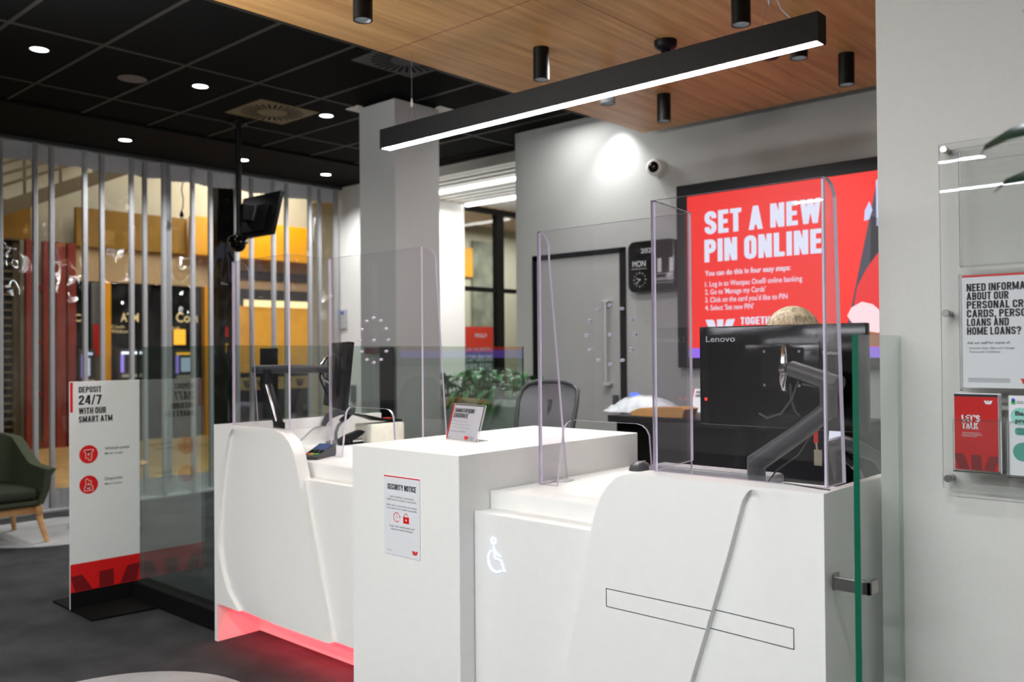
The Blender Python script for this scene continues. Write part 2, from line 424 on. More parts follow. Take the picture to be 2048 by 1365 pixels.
# ------------------------------------------------------------------ mesh builder
class MB:
    def __init__(s):
        s.bm = bmesh.new()

    def mark(s):
        return len(s.bm.verts)

    def face(s, pts, mi=0):
        vs = [s.bm.verts.new(p) for p in pts]
        f = s.bm.faces.new(vs)
        f.material_index = mi
        return f

    def box(s, x0, x1, y0, y1, z0, z1, mi=0, bev=0.0, seg=2):
        vs = [s.bm.verts.new((x, y, z)) for x in (x0, x1) for y in (y0, y1) for z in (z0, z1)]
        fs = []
        for q in ((0, 1, 3, 2), (4, 6, 7, 5), (0, 4, 5, 1), (2, 3, 7, 6), (0, 2, 6, 4), (1, 5, 7, 3)):
            f = s.bm.faces.new([vs[i] for i in q]); f.material_index = mi; fs.append(f)
        if bev:
            es = list({e for f in fs for e in f.edges})
            r = bmesh.ops.bevel(s.bm, geom=es, offset=bev, segments=seg, affect='EDGES', profile=0.5)
            for f in r['faces']:
                f.material_index = mi
        return vs

    def obox(s, M4, sx, sy, sz, mi=0, bev=0.0):
        n0 = set(s.bm.verts)
        s.box(-sx / 2, sx / 2, -sy / 2, sy / 2, -sz / 2, sz / 2, mi, bev)
        for v in s.bm.verts:
            if v not in n0:
                v.co = M4 @ v.co

    def prism(s, pts, vec, mi=0, ms=None):
        ms = mi if ms is None else ms
        vec = Vector(vec)
        a = [s.bm.verts.new(p) for p in pts]
        b = [s.bm.verts.new(Vector(p) + vec) for p in pts]
        f = s.bm.faces.new(a); f.material_index = mi
        f = s.bm.faces.new(b[::-1]); f.material_index = mi
        n = len(pts)
        for i in range(n):
            f = s.bm.faces.new([a[i], b[i], b[(i + 1) % n], a[(i + 1) % n]]); f.material_index = ms

    def tube(s, pts, r, n=10, mi=0, cap=True):
        pts = [Vector(p) for p in pts]
        rs = r if isinstance(r, (list, tuple)) else [r] * len(pts)
        t0 = (pts[1] - pts[0]).normalized()
        up = Vector((0, 0, 1)) if abs(t0.z) < 0.9 else Vector((1, 0, 0))
        nrm = (up - t0 * up.dot(t0)).normalized()
        rings = []
        for i, p in enumerate(pts):
            if i == 0: t = t0
            elif i == len(pts) - 1: t = (pts[i] - pts[i - 1]).normalized()
            else: t = ((pts[i] - pts[i - 1]).normalized() + (pts[i + 1] - pts[i]).normalized()).normalized()
            nrm = (nrm - t * nrm.dot(t)).normalized()
            bn = t.cross(nrm)
            rings.append([s.bm.verts.new(p + rs[i] * (math.cos(2 * math.pi * k / n) * nrm + math.sin(2 * math.pi * k / n) * bn)) for k in range(n)])
        for i in range(len(rings) - 1):
            for k in range(n):
                f = s.bm.faces.new([rings[i][k], rings[i][(k + 1) % n], rings[i + 1][(k + 1) % n], rings[i + 1][k]]); f.material_index = mi
        if cap:
            f = s.bm.faces.new(rings[0][::-1]); f.material_index = mi
            f = s.bm.faces.new(rings[-1]); f.material_index = mi

    def lathe(s, c, prof, n=24, mi=0, axis=None, mis=None):
        """prof: (radius, height) along axis"""
        c = Vector(c)
        ax = Vector(axis or (0, 0, 1)).normalized()
        q = Vector((0, 0, 1)).rotation_difference(ax)
        rings = []
        for (r, h) in prof:
            if r < 1e-6:
                rings.append([s.bm.verts.new(c + q @ Vector((0, 0, h)))])
            else:
                rings.append([s.bm.verts.new(c + q @ Vector((r * math.cos(2 * math.pi * k / n), r * math.sin(2 * math.pi * k / n), h))) for k in range(n)])
        for i in range(len(rings) - 1):
            a, b = rings[i], rings[i + 1]
            m_ = mis[i] if mis else mi
            for k in range(n):
                k2 = (k + 1) % n
                if len(a) == 1 and len(b) == 1: continue
                if len(a) == 1: f = s.bm.faces.new([a[0], b[k2], b[k]])
                elif len(b) == 1: f = s.bm.faces.new([a[k], a[k2], b[0]])
                else: f = s.bm.faces.new([a[k], a[k2], b[k2], b[k]])
                f.material_index = m_

    def ball(s, c, r, mi=0, seg=20):
        rx, ry, rz = r if isinstance(r, (list, tuple)) else (r, r, r)
        n0 = set(s.bm.verts)
        bmesh.ops.create_uvsphere(s.bm, u_segments=seg, v_segments=seg // 2 + 2, radius=1.0)
        for v in s.bm.verts:
            if v not in n0:
                v.co = Vector((v.co.x * rx + c[0], v.co.y * ry + c[1], v.co.z * rz + c[2]))
                for f in v.link_faces: f.material_index = mi

    def sheet(s, rows, mi=0, closed=False):
        g = [[s.bm.verts.new(p) for p in r] for r in rows]
        for i in range(len(g) - 1):
            for k in range(len(g[0]) - (0 if closed else 1)):
                k2 = (k + 1) % len(g[0])
                f = s.bm.faces.new([g[i][k], g[i][k2], g[i + 1][k2], g[i + 1][k]]); f.material_index = mi
        return g

    def disc(s, c, r, nrm_u, nrm_v, mi=0, n=28, r2=None):
        c = Vector(c); u = Vector(nrm_u); v = Vector(nrm_v)
        r2 = r2 or r
        s.face([c + u * (r * math.cos(2 * math.pi * k / n)) + v * (r2 * math.sin(2 * math.pi * k / n)) for k in range(n)], mi)

    def ring(s, c, r0, r1, u, v, mi=0, n=28, a0=0, a1=360):
        c = Vector(c); u = Vector(u); v = Vector(v)
        P = lambda r, a: c + u * (r * math.cos(a)) + v * (r * math.sin(a))
        for k in range(n):
            a, b = R(a0 + (a1 - a0) * k / n), R(a0 + (a1 - a0) * (k + 1) / n)
            s.face([P(r0, a), P(r1, a), P(r1, b), P(r0, b)], mi)

    def line(s, a, b, wd, nrm, mi=0):
        """flat stroke from a to b of width wd in the plane with normal nrm"""
        a = Vector(a); b = Vector(b)
        t = (b - a).normalized().cross(Vector(nrm)).normalized() * (wd / 2)
        s.face([a - t, b - t, b + t, a + t], mi)

    def text(s, body, o, u, v, cap, width=None, xs=1.0, bold=0.0, mi=0, align='L', track=1.0):
        """lettering: o = left (or centre / right) end of the baseline, cap = height of a capital"""
        c = bpy.data.curves.new('tmp_text', 'FONT')
        c.body = body; c.size = 1.0; c.offset = bold; c.resolution_u = 3; c.space_character = track
        ob = bpy.data.objects.new('tmp_text', c)
        me = ob.to_mesh()
        o = Vector(o); u = Vector(u).normalized(); v = Vector(v).normalized()
        if me and me.vertices:
            k = cap / 0.729
            x0 = min(q.co.x for q in me.vertices); x1 = max(q.co.x for q in me.vertices)
            sx = (width / (x1 - x0)) if width else k * xs
            off = {'L': 0, 'C': -(x1 - x0) * sx / 2, 'R': -(x1 - x0) * sx}[align]
            vs = [s.bm.verts.new(o + u * ((q.co.x - x0) * sx + off) + v * (q.co.y * k)) for q in me.vertices]
            for p in me.polygons:
                try:
                    f = s.bm.faces.new([vs[i] for i in p.vertices]); f.material_index = mi
                except ValueError:
                    pass
        ob.to_mesh_clear()
        bpy.data.objects.remove(ob)
        bpy.data.curves.remove(c)

    def heavy(s, body, o, u, v, cap, width, mi=0, t=0.19, align='L'):
        """bold condensed capitals drawn as strokes"""
        o = Vector(o); u = Vector(u).normalized(); v = Vector(v).normalized()
        items, x = [], 0.0
        for ch in body:
            if ch == ' ':
                x += 0.22; continue
            w_, strokes, quads = block_glyph(ch, t)
            items.append((x, strokes, quads)); x += w_ + 0.075
        tot = x - 0.075
        sx = width / tot
        off = {'L': 0, 'C': -width / 2}[align]
        P = lambda p, x0: o + u * ((p[0] + x0) * sx + off) + v * (p[1] * cap)
        for x0, strokes, quads in items:
            for q in quads:
                s.face([P(p, x0) for p in q], mi)
            for path, closed in strokes:
                n = len(path)
                L_, R_ = [], []
                for i in range(n):
                    a = Vector(path[i - 1]) if (i > 0 or closed) else None
                    c = Vector(path[(i + 1) % n]) if (i < n - 1 or closed) else None
                    p = Vector(path[i])
                    d = ((p - a).normalized() if a is not None else Vector((0, 0))) + ((c - p).normalized() if c is not None else Vector((0, 0)))
                    d.normalize()
                    ref = (p - a).normalized() if a is not None else d
                    k = (t / 2) / max(0.5, ref.dot(d))
                    nn_ = Vector((-d.y, d.x)) * k
                    L_.append(p + nn_); R_.append(p - nn_)
                for i in range(n if closed else n - 1):
                    j = (i + 1) % n
                    s.face([P(L_[i], x0), P(L_[j], x0), P(R_[j], x0), P(R_[i], x0)], mi)

    def emblem(s, o, u, v, w_, h, mi=0):
        """three-barred W mark; o = lower left corner"""
        o = Vector(o); u = Vector(u).normalized(); v = Vector(v).normalized()
        P = lambda q: [o + u * (x * w_) + v * (y * h) for x, y in q]
        s.face(P([(0, 1), (0.05, 1.0), (0.24, 1), (0.29, 0.93), (0.43, 0.06), (0.40, 0), (0.24, 0), (0.19, 0.06)]), mi)
        s.face(P([(0.39, 1), (0.61, 1), (0.59, 0), (0.41, 0)]), mi)
        s.face(P([(1, 1), (0.95, 1.0), (0.76, 1), (0.71, 0.93), (0.57, 0.06), (0.60, 0), (0.76, 0), (0.81, 0.06)]), mi)

    def xform(s, M4):
        bmesh.ops.transform(s.bm, matrix=M4, verts=list(s.bm.verts))


def wloc(o):
    v = Vector((0, 0, 0))
    while o:
        v += o.location
        o = o.parent
    return v


def obj(name, mb, mats, parent=None, smooth=None, loc=None):
    """link the builder's shape as ONE mesh object; shapes are given in world coordinates"""
    bmesh.ops.recalc_face_normals(mb.bm, faces=list(mb.bm.faces))
    me = bpy.data.meshes.new(name)
    base = wloc(parent) if parent else (Vector(loc) if loc else Vector((0, 0, 0)))
    if base.length > 0:
        bmesh.ops.translate(mb.bm, verts=list(mb.bm.verts), vec=-base)
    mb.bm.to_mesh(me)
    mb.bm.free()
    for m in (mats if isinstance(mats, (list, tuple)) else [mats]):
        me.materials.append(M[m])
    if smooth:
        me.shade_smooth()
        me.set_sharp_from_angle(angle=R(smooth))
    o = bpy.data.objects.new(name, me)
    COL.objects.link(o)
    if parent: o.parent = parent
    elif loc: o.location = loc
    return o


def tag(o, label, cat, group=None, kind=None):
    o['label'] = label
    o['category'] = cat
    if group: o['group'] = group
    if kind: o['kind'] = kind
    return o


def thing(name, label, cat, loc=(0, 0, 0), group=None):
    o = bpy.data.objects.new(name, None)
    o.empty_display_size = 0.05
    COL.objects.link(o)
    o.location = loc
    return tag(o, label, cat, group)


def struct(name, mb, mats, parent=None, smooth=None):
    o = obj(name, mb, mats, parent, smooth)
    if not parent: o['kind'] = 'structure'
    return o


def dup(root, loc, label=None, rotz=0.0):
    r = root.copy(); COL.objects.link(r); r.location = loc
    r.rotation_euler = (0, 0, rotz)
    if label: r['label'] = label
    for ch in list(root.children):
        c = ch.copy(); COL.objects.link(c); c.parent = r
        for g in ch.children:
            d = g.copy(); COL.objects.link(d); d.parent = c
    return r


X, Y, Z = Vector((1, 0, 0)), Vector((0, 1, 0)), Vector((0, 0, 1))


def lerp(tbl, q):
    """tbl sorted by falling key"""
    if q >= tbl[0][0]: return tbl[0][1]
    for (a, va), (b, vb) in zip(tbl, tbl[1:]):
        if q >= b: return va + (vb - va) * (a - q) / (a - b)
    return tbl[-1][1]


# ================================================================== THE SETTING
b = MB(); b.box(-8.75, 1.6, -6.5, 9.8, -0.12, 0.0); struct('floor', b, 'carpet')
b = MB(); b.box(-15.4, -8.75, 0.5, 14.5, -0.12, 0.0); struct('floor_mall', b, 'tile')

# ceiling: black tiles in an exposed grid
CZ = 3.43
b = MB(); b.box(-8.75, 1.6, -6.5, 6.42, CZ, CZ + 0.1); struct('ceiling', b, 'ceil')
b = MB()
for k in range(-2, 6):
    x = -5.752 + 1.165 * k
    if -7.5 < x < 1.6: b.box(x - 0.012, x + 0.012, -2.2, 6.40, CZ - 0.006, CZ)
for k in range(-7, 9):
    y = 1.885 + 0.5577 * k
    b.box(-7.5, 1.6, y - 0.012, y + 0.012, CZ - 0.0055, CZ)
struct('trim_1', b, 'grid')
# soffit over the shopfront
b = MB(); b.box(-8.75, -7.5, 0.4, 6.45, 3.405, CZ); struct('ceiling_soffit', b, 'soffit')
b = MB(); b.box(-8.66, -8.60, 0.4, 6.45, 3.375, 3.405, bev=0.004); struct('trim_2', b, 'dkgrey')

# walls
b = MB(); b.box(-5.44, -0.6, 6.02, 6.22, 0, CZ); struct('wall_back', b, 'wallgrey')
b = MB(); b.box(-0.89, 1.6, 2.45, 2.62, 0, CZ); struct('wall_right', b, 'wall')
b = MB(); b.box(-8.75, -7.95, 6.45, 6.60, 0, 3.41); struct('wall_left', b, 'wallwhite')
b = MB(); b.box(-8.10, -7.95, 6.60, 7.83, 0, 3.29); struct('wall_corridor', b, 'wallwhite')
b = MB(); b.box(-8.3, -3.0, 9.6, 9.75, 0, 3.4); struct('wall_corridor_end', b, 'creamwall')
b = MB(); b.box(-0.75, -0.6, 2.62, 6.02, 0, CZ); struct('wall_staff', b, 'wallgrey')
b = MB(); b.box(1.45, 1.6, -6.5, 2.45, 0, CZ); struct('wall_east', b, 'wall')
b = MB(); b.box(-8.75, 1.6, -6.65, -6.5, 0, CZ); struct('wall_front', b, 'wall')
# bulkhead at the mouth of the corridor
b = MB(); b.box(-7.95, -5.40, 6.42, 6.50, 3.292, CZ + 0.1); struct('wall_bulkhead', b, 'wallwhite')
b = MB(); b.box(-7.95, -5.44, 6.385, 6.42, 3.395, CZ); struct('trim_3', b, 'grid')
# slatted corridor ceiling
b = MB()
y = 6.53
while y < 9.5:
    b.box(-7.93, -4.2, y, y + 0.085, 3.292, 3.302)
    y += 0.155
struct('ceiling_slats', b, 'wallwhite')
b = MB(); b.box(-8.3, -3.0, 6.5, 9.7, 3.45, 3.5); struct('ceiling_corridor', b, 'soffit')
# square column
b = MB(); b.box(-5.70, -5.262, 4.445, 4.905, 0, 3.40); b.box(-5.68, -5.282, 4.465, 4.885, 3.40, CZ, 1)
struct('column', b, ['colgrey', 'black'])
b = MB(); b.box(-5.86, -5.70, 4.43, 4.90, CZ - 0.008, CZ - 0.002); b.box(-5.70, -5.24, 4.905, 5.06, CZ - 0.008, CZ - 0.002)
struct('trim_4', b, 'wall')

# corridor glazing on its left side
wn = MB(); wn.box(-8.0, -7.95, 7.83, 9.6, 0.0, 0.06); wn.box(-8.0, -7.95, 7.83, 9.6, 3.22, 3.29)
wn.box(-8.02, -7.94, 8.415, 8.55, 0.06, 3.22); wn.box(-8.0, -7.95, 7.83, 9.6, 2.205, 2.262)
wo = struct('window_1', wn, 'black')
b = MB(); b.box(-7.982, -7.974, 7.83, 9.6, 0.06, 3.22); obj('window_glass', b, 'winglass', wo)
# what stands behind that glazing
b = MB(); b.box(-10.4, -10.3, 7.2, 13.5, 0, 3.6); struct('wall_lobby', b, 'creamwall')
b = MB(); b.box(-10.3, -8.0, 7.2, 13.5, 3.5, 3.6); struct('ceiling_lobby', b, 'malltan')


# ------------------------------------------------------------------ timber raft
b = MB(); b.box(-3.93, -0.9, 0.6, 5.85, 3.15, 3.20)
raft = tag(obj('ceiling_raft', b, 'oak'), 'honey oak veneer ceiling raft hung below the black tiles above the counters', 'ceiling panel')
b = MB()
b.box(-3.93, -0.9, 3.243, 3.247, 3.1492, 3.1502); b.box(-2.667, -2.663, 0.6, 5.85, 3.1492, 3.1502)
obj('joint', b, 'dkred', raft)


# ------------------------------------------------------------------ surface mounted downlights
def cyl_light():
    t = thing('cylinder_downlight', 'x', 'downlight', (-3.24, 2.55, 3.15), 'black cylinder downlights under the timber raft')
    b = MB()
    b.lathe((-3.24, 2.55, 3.15), [(0, 0), (0.045, 0), (0.045, -0.18), (0.039, -0.18), (0.026, -0.150), (0.026, -0.148), (0, -0.148)], 32)
    obj('housing', b, 'black', t, 40)
    b = MB(); b.lathe((-3.24, 2.55, 3.15), [(0.0388, -0.1795), (0.0262, -0.151)], 32); obj('reflector', b, 'midgrey', t, 40)
    b = MB(); b.disc((-3.24, 2.55, 3.0015), 0.024, X, Y, 0); obj('lamp', b, 'lampsmall', t)
    return t


cl = cyl_light()
cl['label'] = 'black cylinder downlight at the front left of the timber raft, cut by the frame top'
spot('raft_spot', (-3.24, 2.55, 2.97), 24, 62, 0.5)
for x, y, lab in ((-3.235, 3.803, 'black cylinder downlight on the oak above the middle of the long pendant'),
                  (-3.254, 4.46, 'black cylinder downlight half hidden by the pendant, nearest the grey column'),
                  (-3.236, 5.064, 'black cylinder downlight next to the far left corner of the oak raft'),
                  (-2.005, 3.807, 'black cylinder downlight beside the wire of the pendant right end'),
                  (-2.018, 4.459, 'black cylinder downlight half hidden behind the pendant right end'),
                  (-2.023, 5.101, 'black cylinder downlight at the far right of the oak near the pale wall')):
    dup(cl, (x, y, 3.15), lab)
    spot('raft_spot', (x, y, 2.97), 24, 62, 0.5)

t = thing('smoke_detector', 'black domed detector on the oak raft just above the pendant', 'detector', (-2.663, 4.19, 3.15))
b = MB(); b.lathe((-2.663, 4.19, 3.15), [(0, 0), (0.062, 0), (0.062, -0.03), (0.055, -0.042), (0.03, -0.052)], 28); obj('base', b, 'black', t, 40)
b = MB(); b.lathe((-2.663, 4.19, 3.15), [(0.03, -0.050), (0.024, -0.066), (0, -0.07)], 20); obj('sensor', b, 'blackmatt', t, 40)
b = MB(); b.lathe((-2.358, 4.829, 3.15), [(0, 0), (0.05, 0), (0.05, -0.008), (0.04, -0.016), (0, -0.018)], 28)
tag(obj('ceiling_speaker', b, 'black', None, 40), 'flat black disc on the oak under the pendant right end', 'speaker')

# ------------------------------------------------------------------ long pendant
PX0, PX1, PY, PZ = -4.04, -1.415, 3.335, 2.628
t = thing('linear_pendant', 'long black pendant with a glowing white underside hanging over the counters', 'pendant light', ((PX0 + PX1) / 2, PY, PZ))
b = MB()
hw, hh = 0.038, 0.112
b.box(PX0, PX1, PY - hw, PY + hw, PZ + 0.012, PZ + hh)
b.box(PX0, PX1, PY - hw, PY - hw + 0.006, PZ, PZ + 0.012)
b.box(PX0, PX1, PY + hw - 0.006, PY + hw, PZ, PZ + 0.012)
b.box(PX0, PX0 + 0.008, PY - hw + 0.006, PY + hw - 0.006, PZ, PZ + 0.012)
b.box(PX1 - 0.008, PX1, PY - hw + 0.006, PY + hw - 0.006, PZ, PZ + 0.012)
obj('housing', b, 'black', t)
b = MB(); b.box(PX0 + 0.009, PX1 - 0.009, PY - hw + 0.007, PY + hw - 0.007, PZ + 0.001, PZ + 0.011); obj('diffuser', b, 'lamp', t)
for x in (-3.80, -1.63):
    b = MB()
    b.tube([(x, PY, 3.15), (x, PY, 2.86)], 0.0013, 6)
    b.tube([(x, PY, 2.86), (x - 0.04, PY, PZ + hh)], 0.0009, 6); b.tube([(x, PY, 2.86), (x + 0.04, PY, PZ + hh)], 0.0009, 6)
    w_ = obj('suspension_wire', b, 'midgrey', t)
    b = MB(); b.lathe((x, PY, 2.83), [(0, 0), (0.005, 0.002), (0.007, 0.02), (0.004, 0.05), (0, 0.055)], 12); obj('wire_gripper', b, 'ltgrey', w_, 40)
b = MB(); b.tube([(-1.60, PY, 3.15), (-1.605, PY, 2.98), (-1.62, PY, 2.90), (-1.58, PY, 2.80), (-1.53, PY, PZ + hh)], 0.003, 8)
obj('power_flex', b, 'ltgrey', t)

# ------------------------------------------------------------------ recessed downlights
def rec_light(x, y, z):
    t = thing('recessed_downlight', 'x', 'downlight', (x, y, z), 'round downlights in the black ceiling')
    b = MB(); b.lathe((x, y, z), [(0.055, 0.0), (0.068, 0.0), (0.068, -0.005), (0.055, -0.003)], 32); obj('rim', b, 'black', t, 40)
    b = MB(); b.lathe((x, y, z), [(0.054, -0.001), (0.054, -0.002), (0, -0.002)], 32); obj('lamp', b, 'lampdisc', t)
    return t


rows = [(-6.135, 2.19, CZ, 'round lit ceiling downlight nearest the top left corner of the photo'),
        (-6.135, 3.31, CZ, 'round lit ceiling downlight just left of the warm-lit square air vent'),
        (-6.15, 4.45, CZ, 'round lit ceiling downlight beside the grey column top'),
        (-8.08, 3.62, 3.405, 'round lit downlight over the left part of the clear folding doors'),
        (-8.08, 4.82, 3.405, 'round lit downlight just right of the black ceiling pole'),
        (-8.10, 5.85, 3.405, 'round lit downlight over the last folding door by the white wall')]
rl = None
for x, y, z, lab in rows:
    if rl is None:
        rl = rec_light(x, y, z); rl['label'] = lab
    else:
        dup(rl, (x, y, z), lab)
    spot('ceiling_spot', (x, y, z - 0.01), 46 if x > -7 else 120, 140, 0.8)


# ------------------------------------------------------------------ air diffusers, ceiling speaker
def diffuser(cx, cy, plate, lab):
    t = thing('air_vent', lab, 'air vent', (cx, cy, CZ))
    b = MB(); b.box(cx - 0.27, cx + 0.27, cy - 0.27, cy + 0.27, CZ - 0.008, CZ - 0.001); obj('face_plate', b, plate, t)
    b = MB()
    for k in range(28):
        a = 2 * math.pi * k / 28
        d = Vector((math.cos(a), math.sin(a), 0)); n = Vector((-math.sin(a), math.cos(a), 0)) * 0.009
        c = Vector((cx, cy, CZ - 0.0085))
        b.face([c + d * 0.12 - n, c + d * 0.25 - n * 1.3, c + d * 0.25 + n * 1.3, c + d * 0.12 + n])
    obj('slots', b, 'blackmatt', t)
    b = MB(); b.lathe((cx, cy, CZ - 0.008), [(0.105, 0), (0.10, -0.006), (0, -0.006)], 28); obj('hub', b, plate, t, 40)


diffuser(-6.37, 4.07, 'ventwarmlit', 'warm-lit square swirl air vent with radial slots left of the column')
diffuser(-4.57, 3.98, 'ventdark', 'dark grey square swirl air vent half hidden behind the oak raft')
b = MB(); b.lathe((-6.31, 2.88, CZ), [(0.095, 0), (0.10, -0.004), (0.085, -0.006), (0, -0.004)], 28)
tag(obj('round_speaker', b, 'dkgrey', None, 40), 'dark round speaker grille set in the black ceiling tiles', 'speaker')


# ================================================================== COUNTERS
def wing(name, parent, y0, y1, zs, xo, xi, leafL, leafR, outer_left, d=0.018):
    """raised front slab whose face carries a leaf-shaped recess that ramps from a step to flush"""
    b = MB()
    rowsF = []
    N = 8
    top = leafL[0][0]
    for z in zs:
        e = lerp(xi, z)
        a, c = (xo, e) if outer_left else (e, xo)
        l, r = lerp(leafL, z), lerp(leafR, z)
        l = min(max(l, a), c); r = min(max(r, l), c)
        dd = d * max(0.0, min(1.0, (top - z) / 0.02))
        row = [(a, y0, z), (l, y0, z), (l + min(0.004, (r - l) * 0.3), y0 + dd, z)]
        for k in range(1, N):
            q = k / N
            row.append((l + (r - l) * (0.03 + 0.97 * q), y0 + dd * (1 - q) ** 1.0, z))
        row += [(r, y0, z), (c, y0, z)]
        rowsF.append(row)
    b.sheet(rowsF)
    # back, ends, top, bottom
    L_ = [(r_[0], (r_[0][0], y1, r_[0][2])) for r_ in rowsF]
    R_ = [(r_[-1], (r_[-1][0], y1, r_[-1][2])) for r_ in rowsF]
    b.sheet([[p, q] for p, q in L_]); b.sheet([[p, q] for p, q in R_])
    b.sheet([[L_[i][1], R_[i][1]] for i in range(len(zs))])
    b.face(rowsF[0] + [R_[0][1], L_[0][1]])
    bmesh.ops.remove_doubles(b.bm, verts=list(b.bm.verts), dist=0.0002)
    return obj(name, b, 'white', parent, 28)


def zlist(extra, lo, hi, n):
    return sorted(set([round(lo + (hi - lo) * i / n, 4) for i in range(n + 1)] + [round(e, 4) for e in extra if lo <= e <= hi]), reverse=True)


# ---- right counter (step-free height, wheelchair mark)
rc = thing('teller_counter', 'white right teller counter with glowing wheelchair symbol and leaf-grooved front', 'counter', (-1.56, 2.6, 0))
b = MB(); b.box(-2.205, -0.945, 2.211, 2.95, 0.0, 0.888, bev=0.002); obj('body', b, 'white', rc)
b = MB(); b.box(-2.205, -0.945, 2.293, 3.15, 0.888, 0.95, bev=0.002); obj('worktop', b, 'white', rc)
b = MB(); b.box(-0.945, -0.92, 2.25, 2.98, 0.0, 1.088, bev=0.001); obj('side_panel', b, 'white', rc)
xi = [(1.088, -1.47), (1.087, -1.498), (1.084, -1.516), (1.073, -1.549), (1.045, -1.580), (1.016, -1.602), (0.974, -1.623), (0.915, -1.641), (0.844, -1.658), (0.42, -1.759), (0, -1.862)]
lL = [(1.080, -1.111), (1.078, -1.118), (1.072, -1.126), (1.051, -1.140), (1.003, -1.155), (0.899, -1.186), (0.739, -1.237), (0.531, -1.305), (0, -1.477)]
lR = [(1.080, -1.111), (1.078, -1.101), (1.069, -1.090), (1.014, -1.063), (0.928, -1.034), (0.767, -0.983), (0.619, -0.943), (0.535, -0.921), (0, -0.92)]
zs = zlist([q[0] for q in xi + lL + lR] + [1.0865, 1.08, 1.06, 1.03], 0.0, 1.088, 36)
wing('front_wing', rc, 2.145, 2.25, zs, -0.92, xi, lL, lR, False)


def surfR(x, z, d=0.018):
    l, r = lerp(lL, z), lerp(lR, z)
    if l < x < r: return 2.145 + d * (r - x) / (r - l)
    return 2.145


b = MB()
xs_ = [-1.588 + (0.585) * i / 300 for i in range(301)]
for z in (0.7395, 0.6865):
    b.sheet([[(x, surfR(x, z) - 0.0008, z - 0.0011) for x in xs_], [(x, surfR(x, z) - 0.0008, z + 0.0011) for x in xs_]])
for x in (-1.588, -1.003):
    b.box(x - 0.0011, x + 0.0011, surfR(x, 0.71) - 0.0008, surfR(x, 0.71) - 0.0002, 0.6865, 0.7395)
obj('access_panel_groove', b, 'dkgrey', rc)
# neon wheelchair mark
b = MB()
yy = 2.2095
WR = 0.0036
def neon(pts): b.tube([(x, yy, z) for x, z in pts], WR, 8)
cx, cz = -2.104, 0.726
neon([(-2.112 + 0.0105 * math.cos(R(a)), 0.797 + 0.0105 * math.sin(R(a))) for a in range(0, 361, 30)])
neon([(-2.112, 0.779), (-2.108, 0.752), (-2.106, 0.738), (-2.077, 0.735), (-2.063, 0.701), (-2.056, 0.703)])
neon([(-2.109, 0.765), (-2.093, 0.752), (-2.078, 0.749)])
neon([(-2.1 + 0.038 * math.cos(R(a)), 0.732 + 0.040 * math.sin(R(a))) for a in range(128, 318, 10)])
obj('wheelchair_symbol', b, 'neon', rc, 60)

# ---- middle pedestal
b = MB(); b.box(-2.803, -2.208, 2.14, 3.22, 0, 1.088, bev=0.0025)
tag(obj('pedestal', b, 'white', None), 'tall plain white block between the two counters carrying the security notice', 'counter')

# ---- left counter
lc = thing('teller_counter', 'white left teller counter with red-lit toe recess and leaf-grooved front', 'counter', (-3.47, 2.8, 0))
b = MB(); b.box(-4.120, -2.806, 2.335, 3.1, 0.19, 0.876, bev=0.002); obj('body', b, 'white', lc)
b = MB(); b.box(-4.120, -2.806, 2.545, 3.1, 0.0, 0.19); obj('toe_kick', b, 'white', lc)
b = MB(); b.box(-4.120, -2.806, 2.40, 3.36, 0.876, 0.942, bev=0.002); obj('worktop', b, 'white', lc)
b = MB(); b.box(-4.148, -4.120, 2.303, 3.36, 0.0, 1.088, bev=0.001); obj('side_panel', b, 'white', lc)
b = MB(); b.box(-4.09, -2.83, 2.36, 2.375, 0.183, 0.1895); obj('toe_light_strip', b, 'toe_led', lc)
xi = [(1.09, -3.66), (1.0885, -3.62), (1.085, -3.58), (1.072, -3.533), (1.041, -3.481), (0.987, -3.442), (0.899, -3.412), (0.79, -3.382), (0.535, -3.304), (0.339, -3.24), (0.237, -3.208), (0.19, -3.19)]
lL = [(1.076, -3.964), (1.073, -3.975), (1.037, -4.011), (0.917, -4.055), (0.714, -4.101), (0.587, -4.116), (0.486, -4.117), (0.367, -4.08), (0.265, -4.023), (0.19, -3.92)]
lR = [(1.076, -3.964), (1.073, -3.953), (1.025, -3.914), (0.813, -3.843), (0.535, -3.77), (0.331, -3.72), (0.235, -3.666), (0.19, -3.603)]
zs = zlist([q[0] for q in xi + lL + lR] + [1.08, 1.06, 1.03], 0.19, 1.09, 34)
wing('front_wing', lc, 2.303, 2.365, zs, -4.119, xi, lL, lR, True)


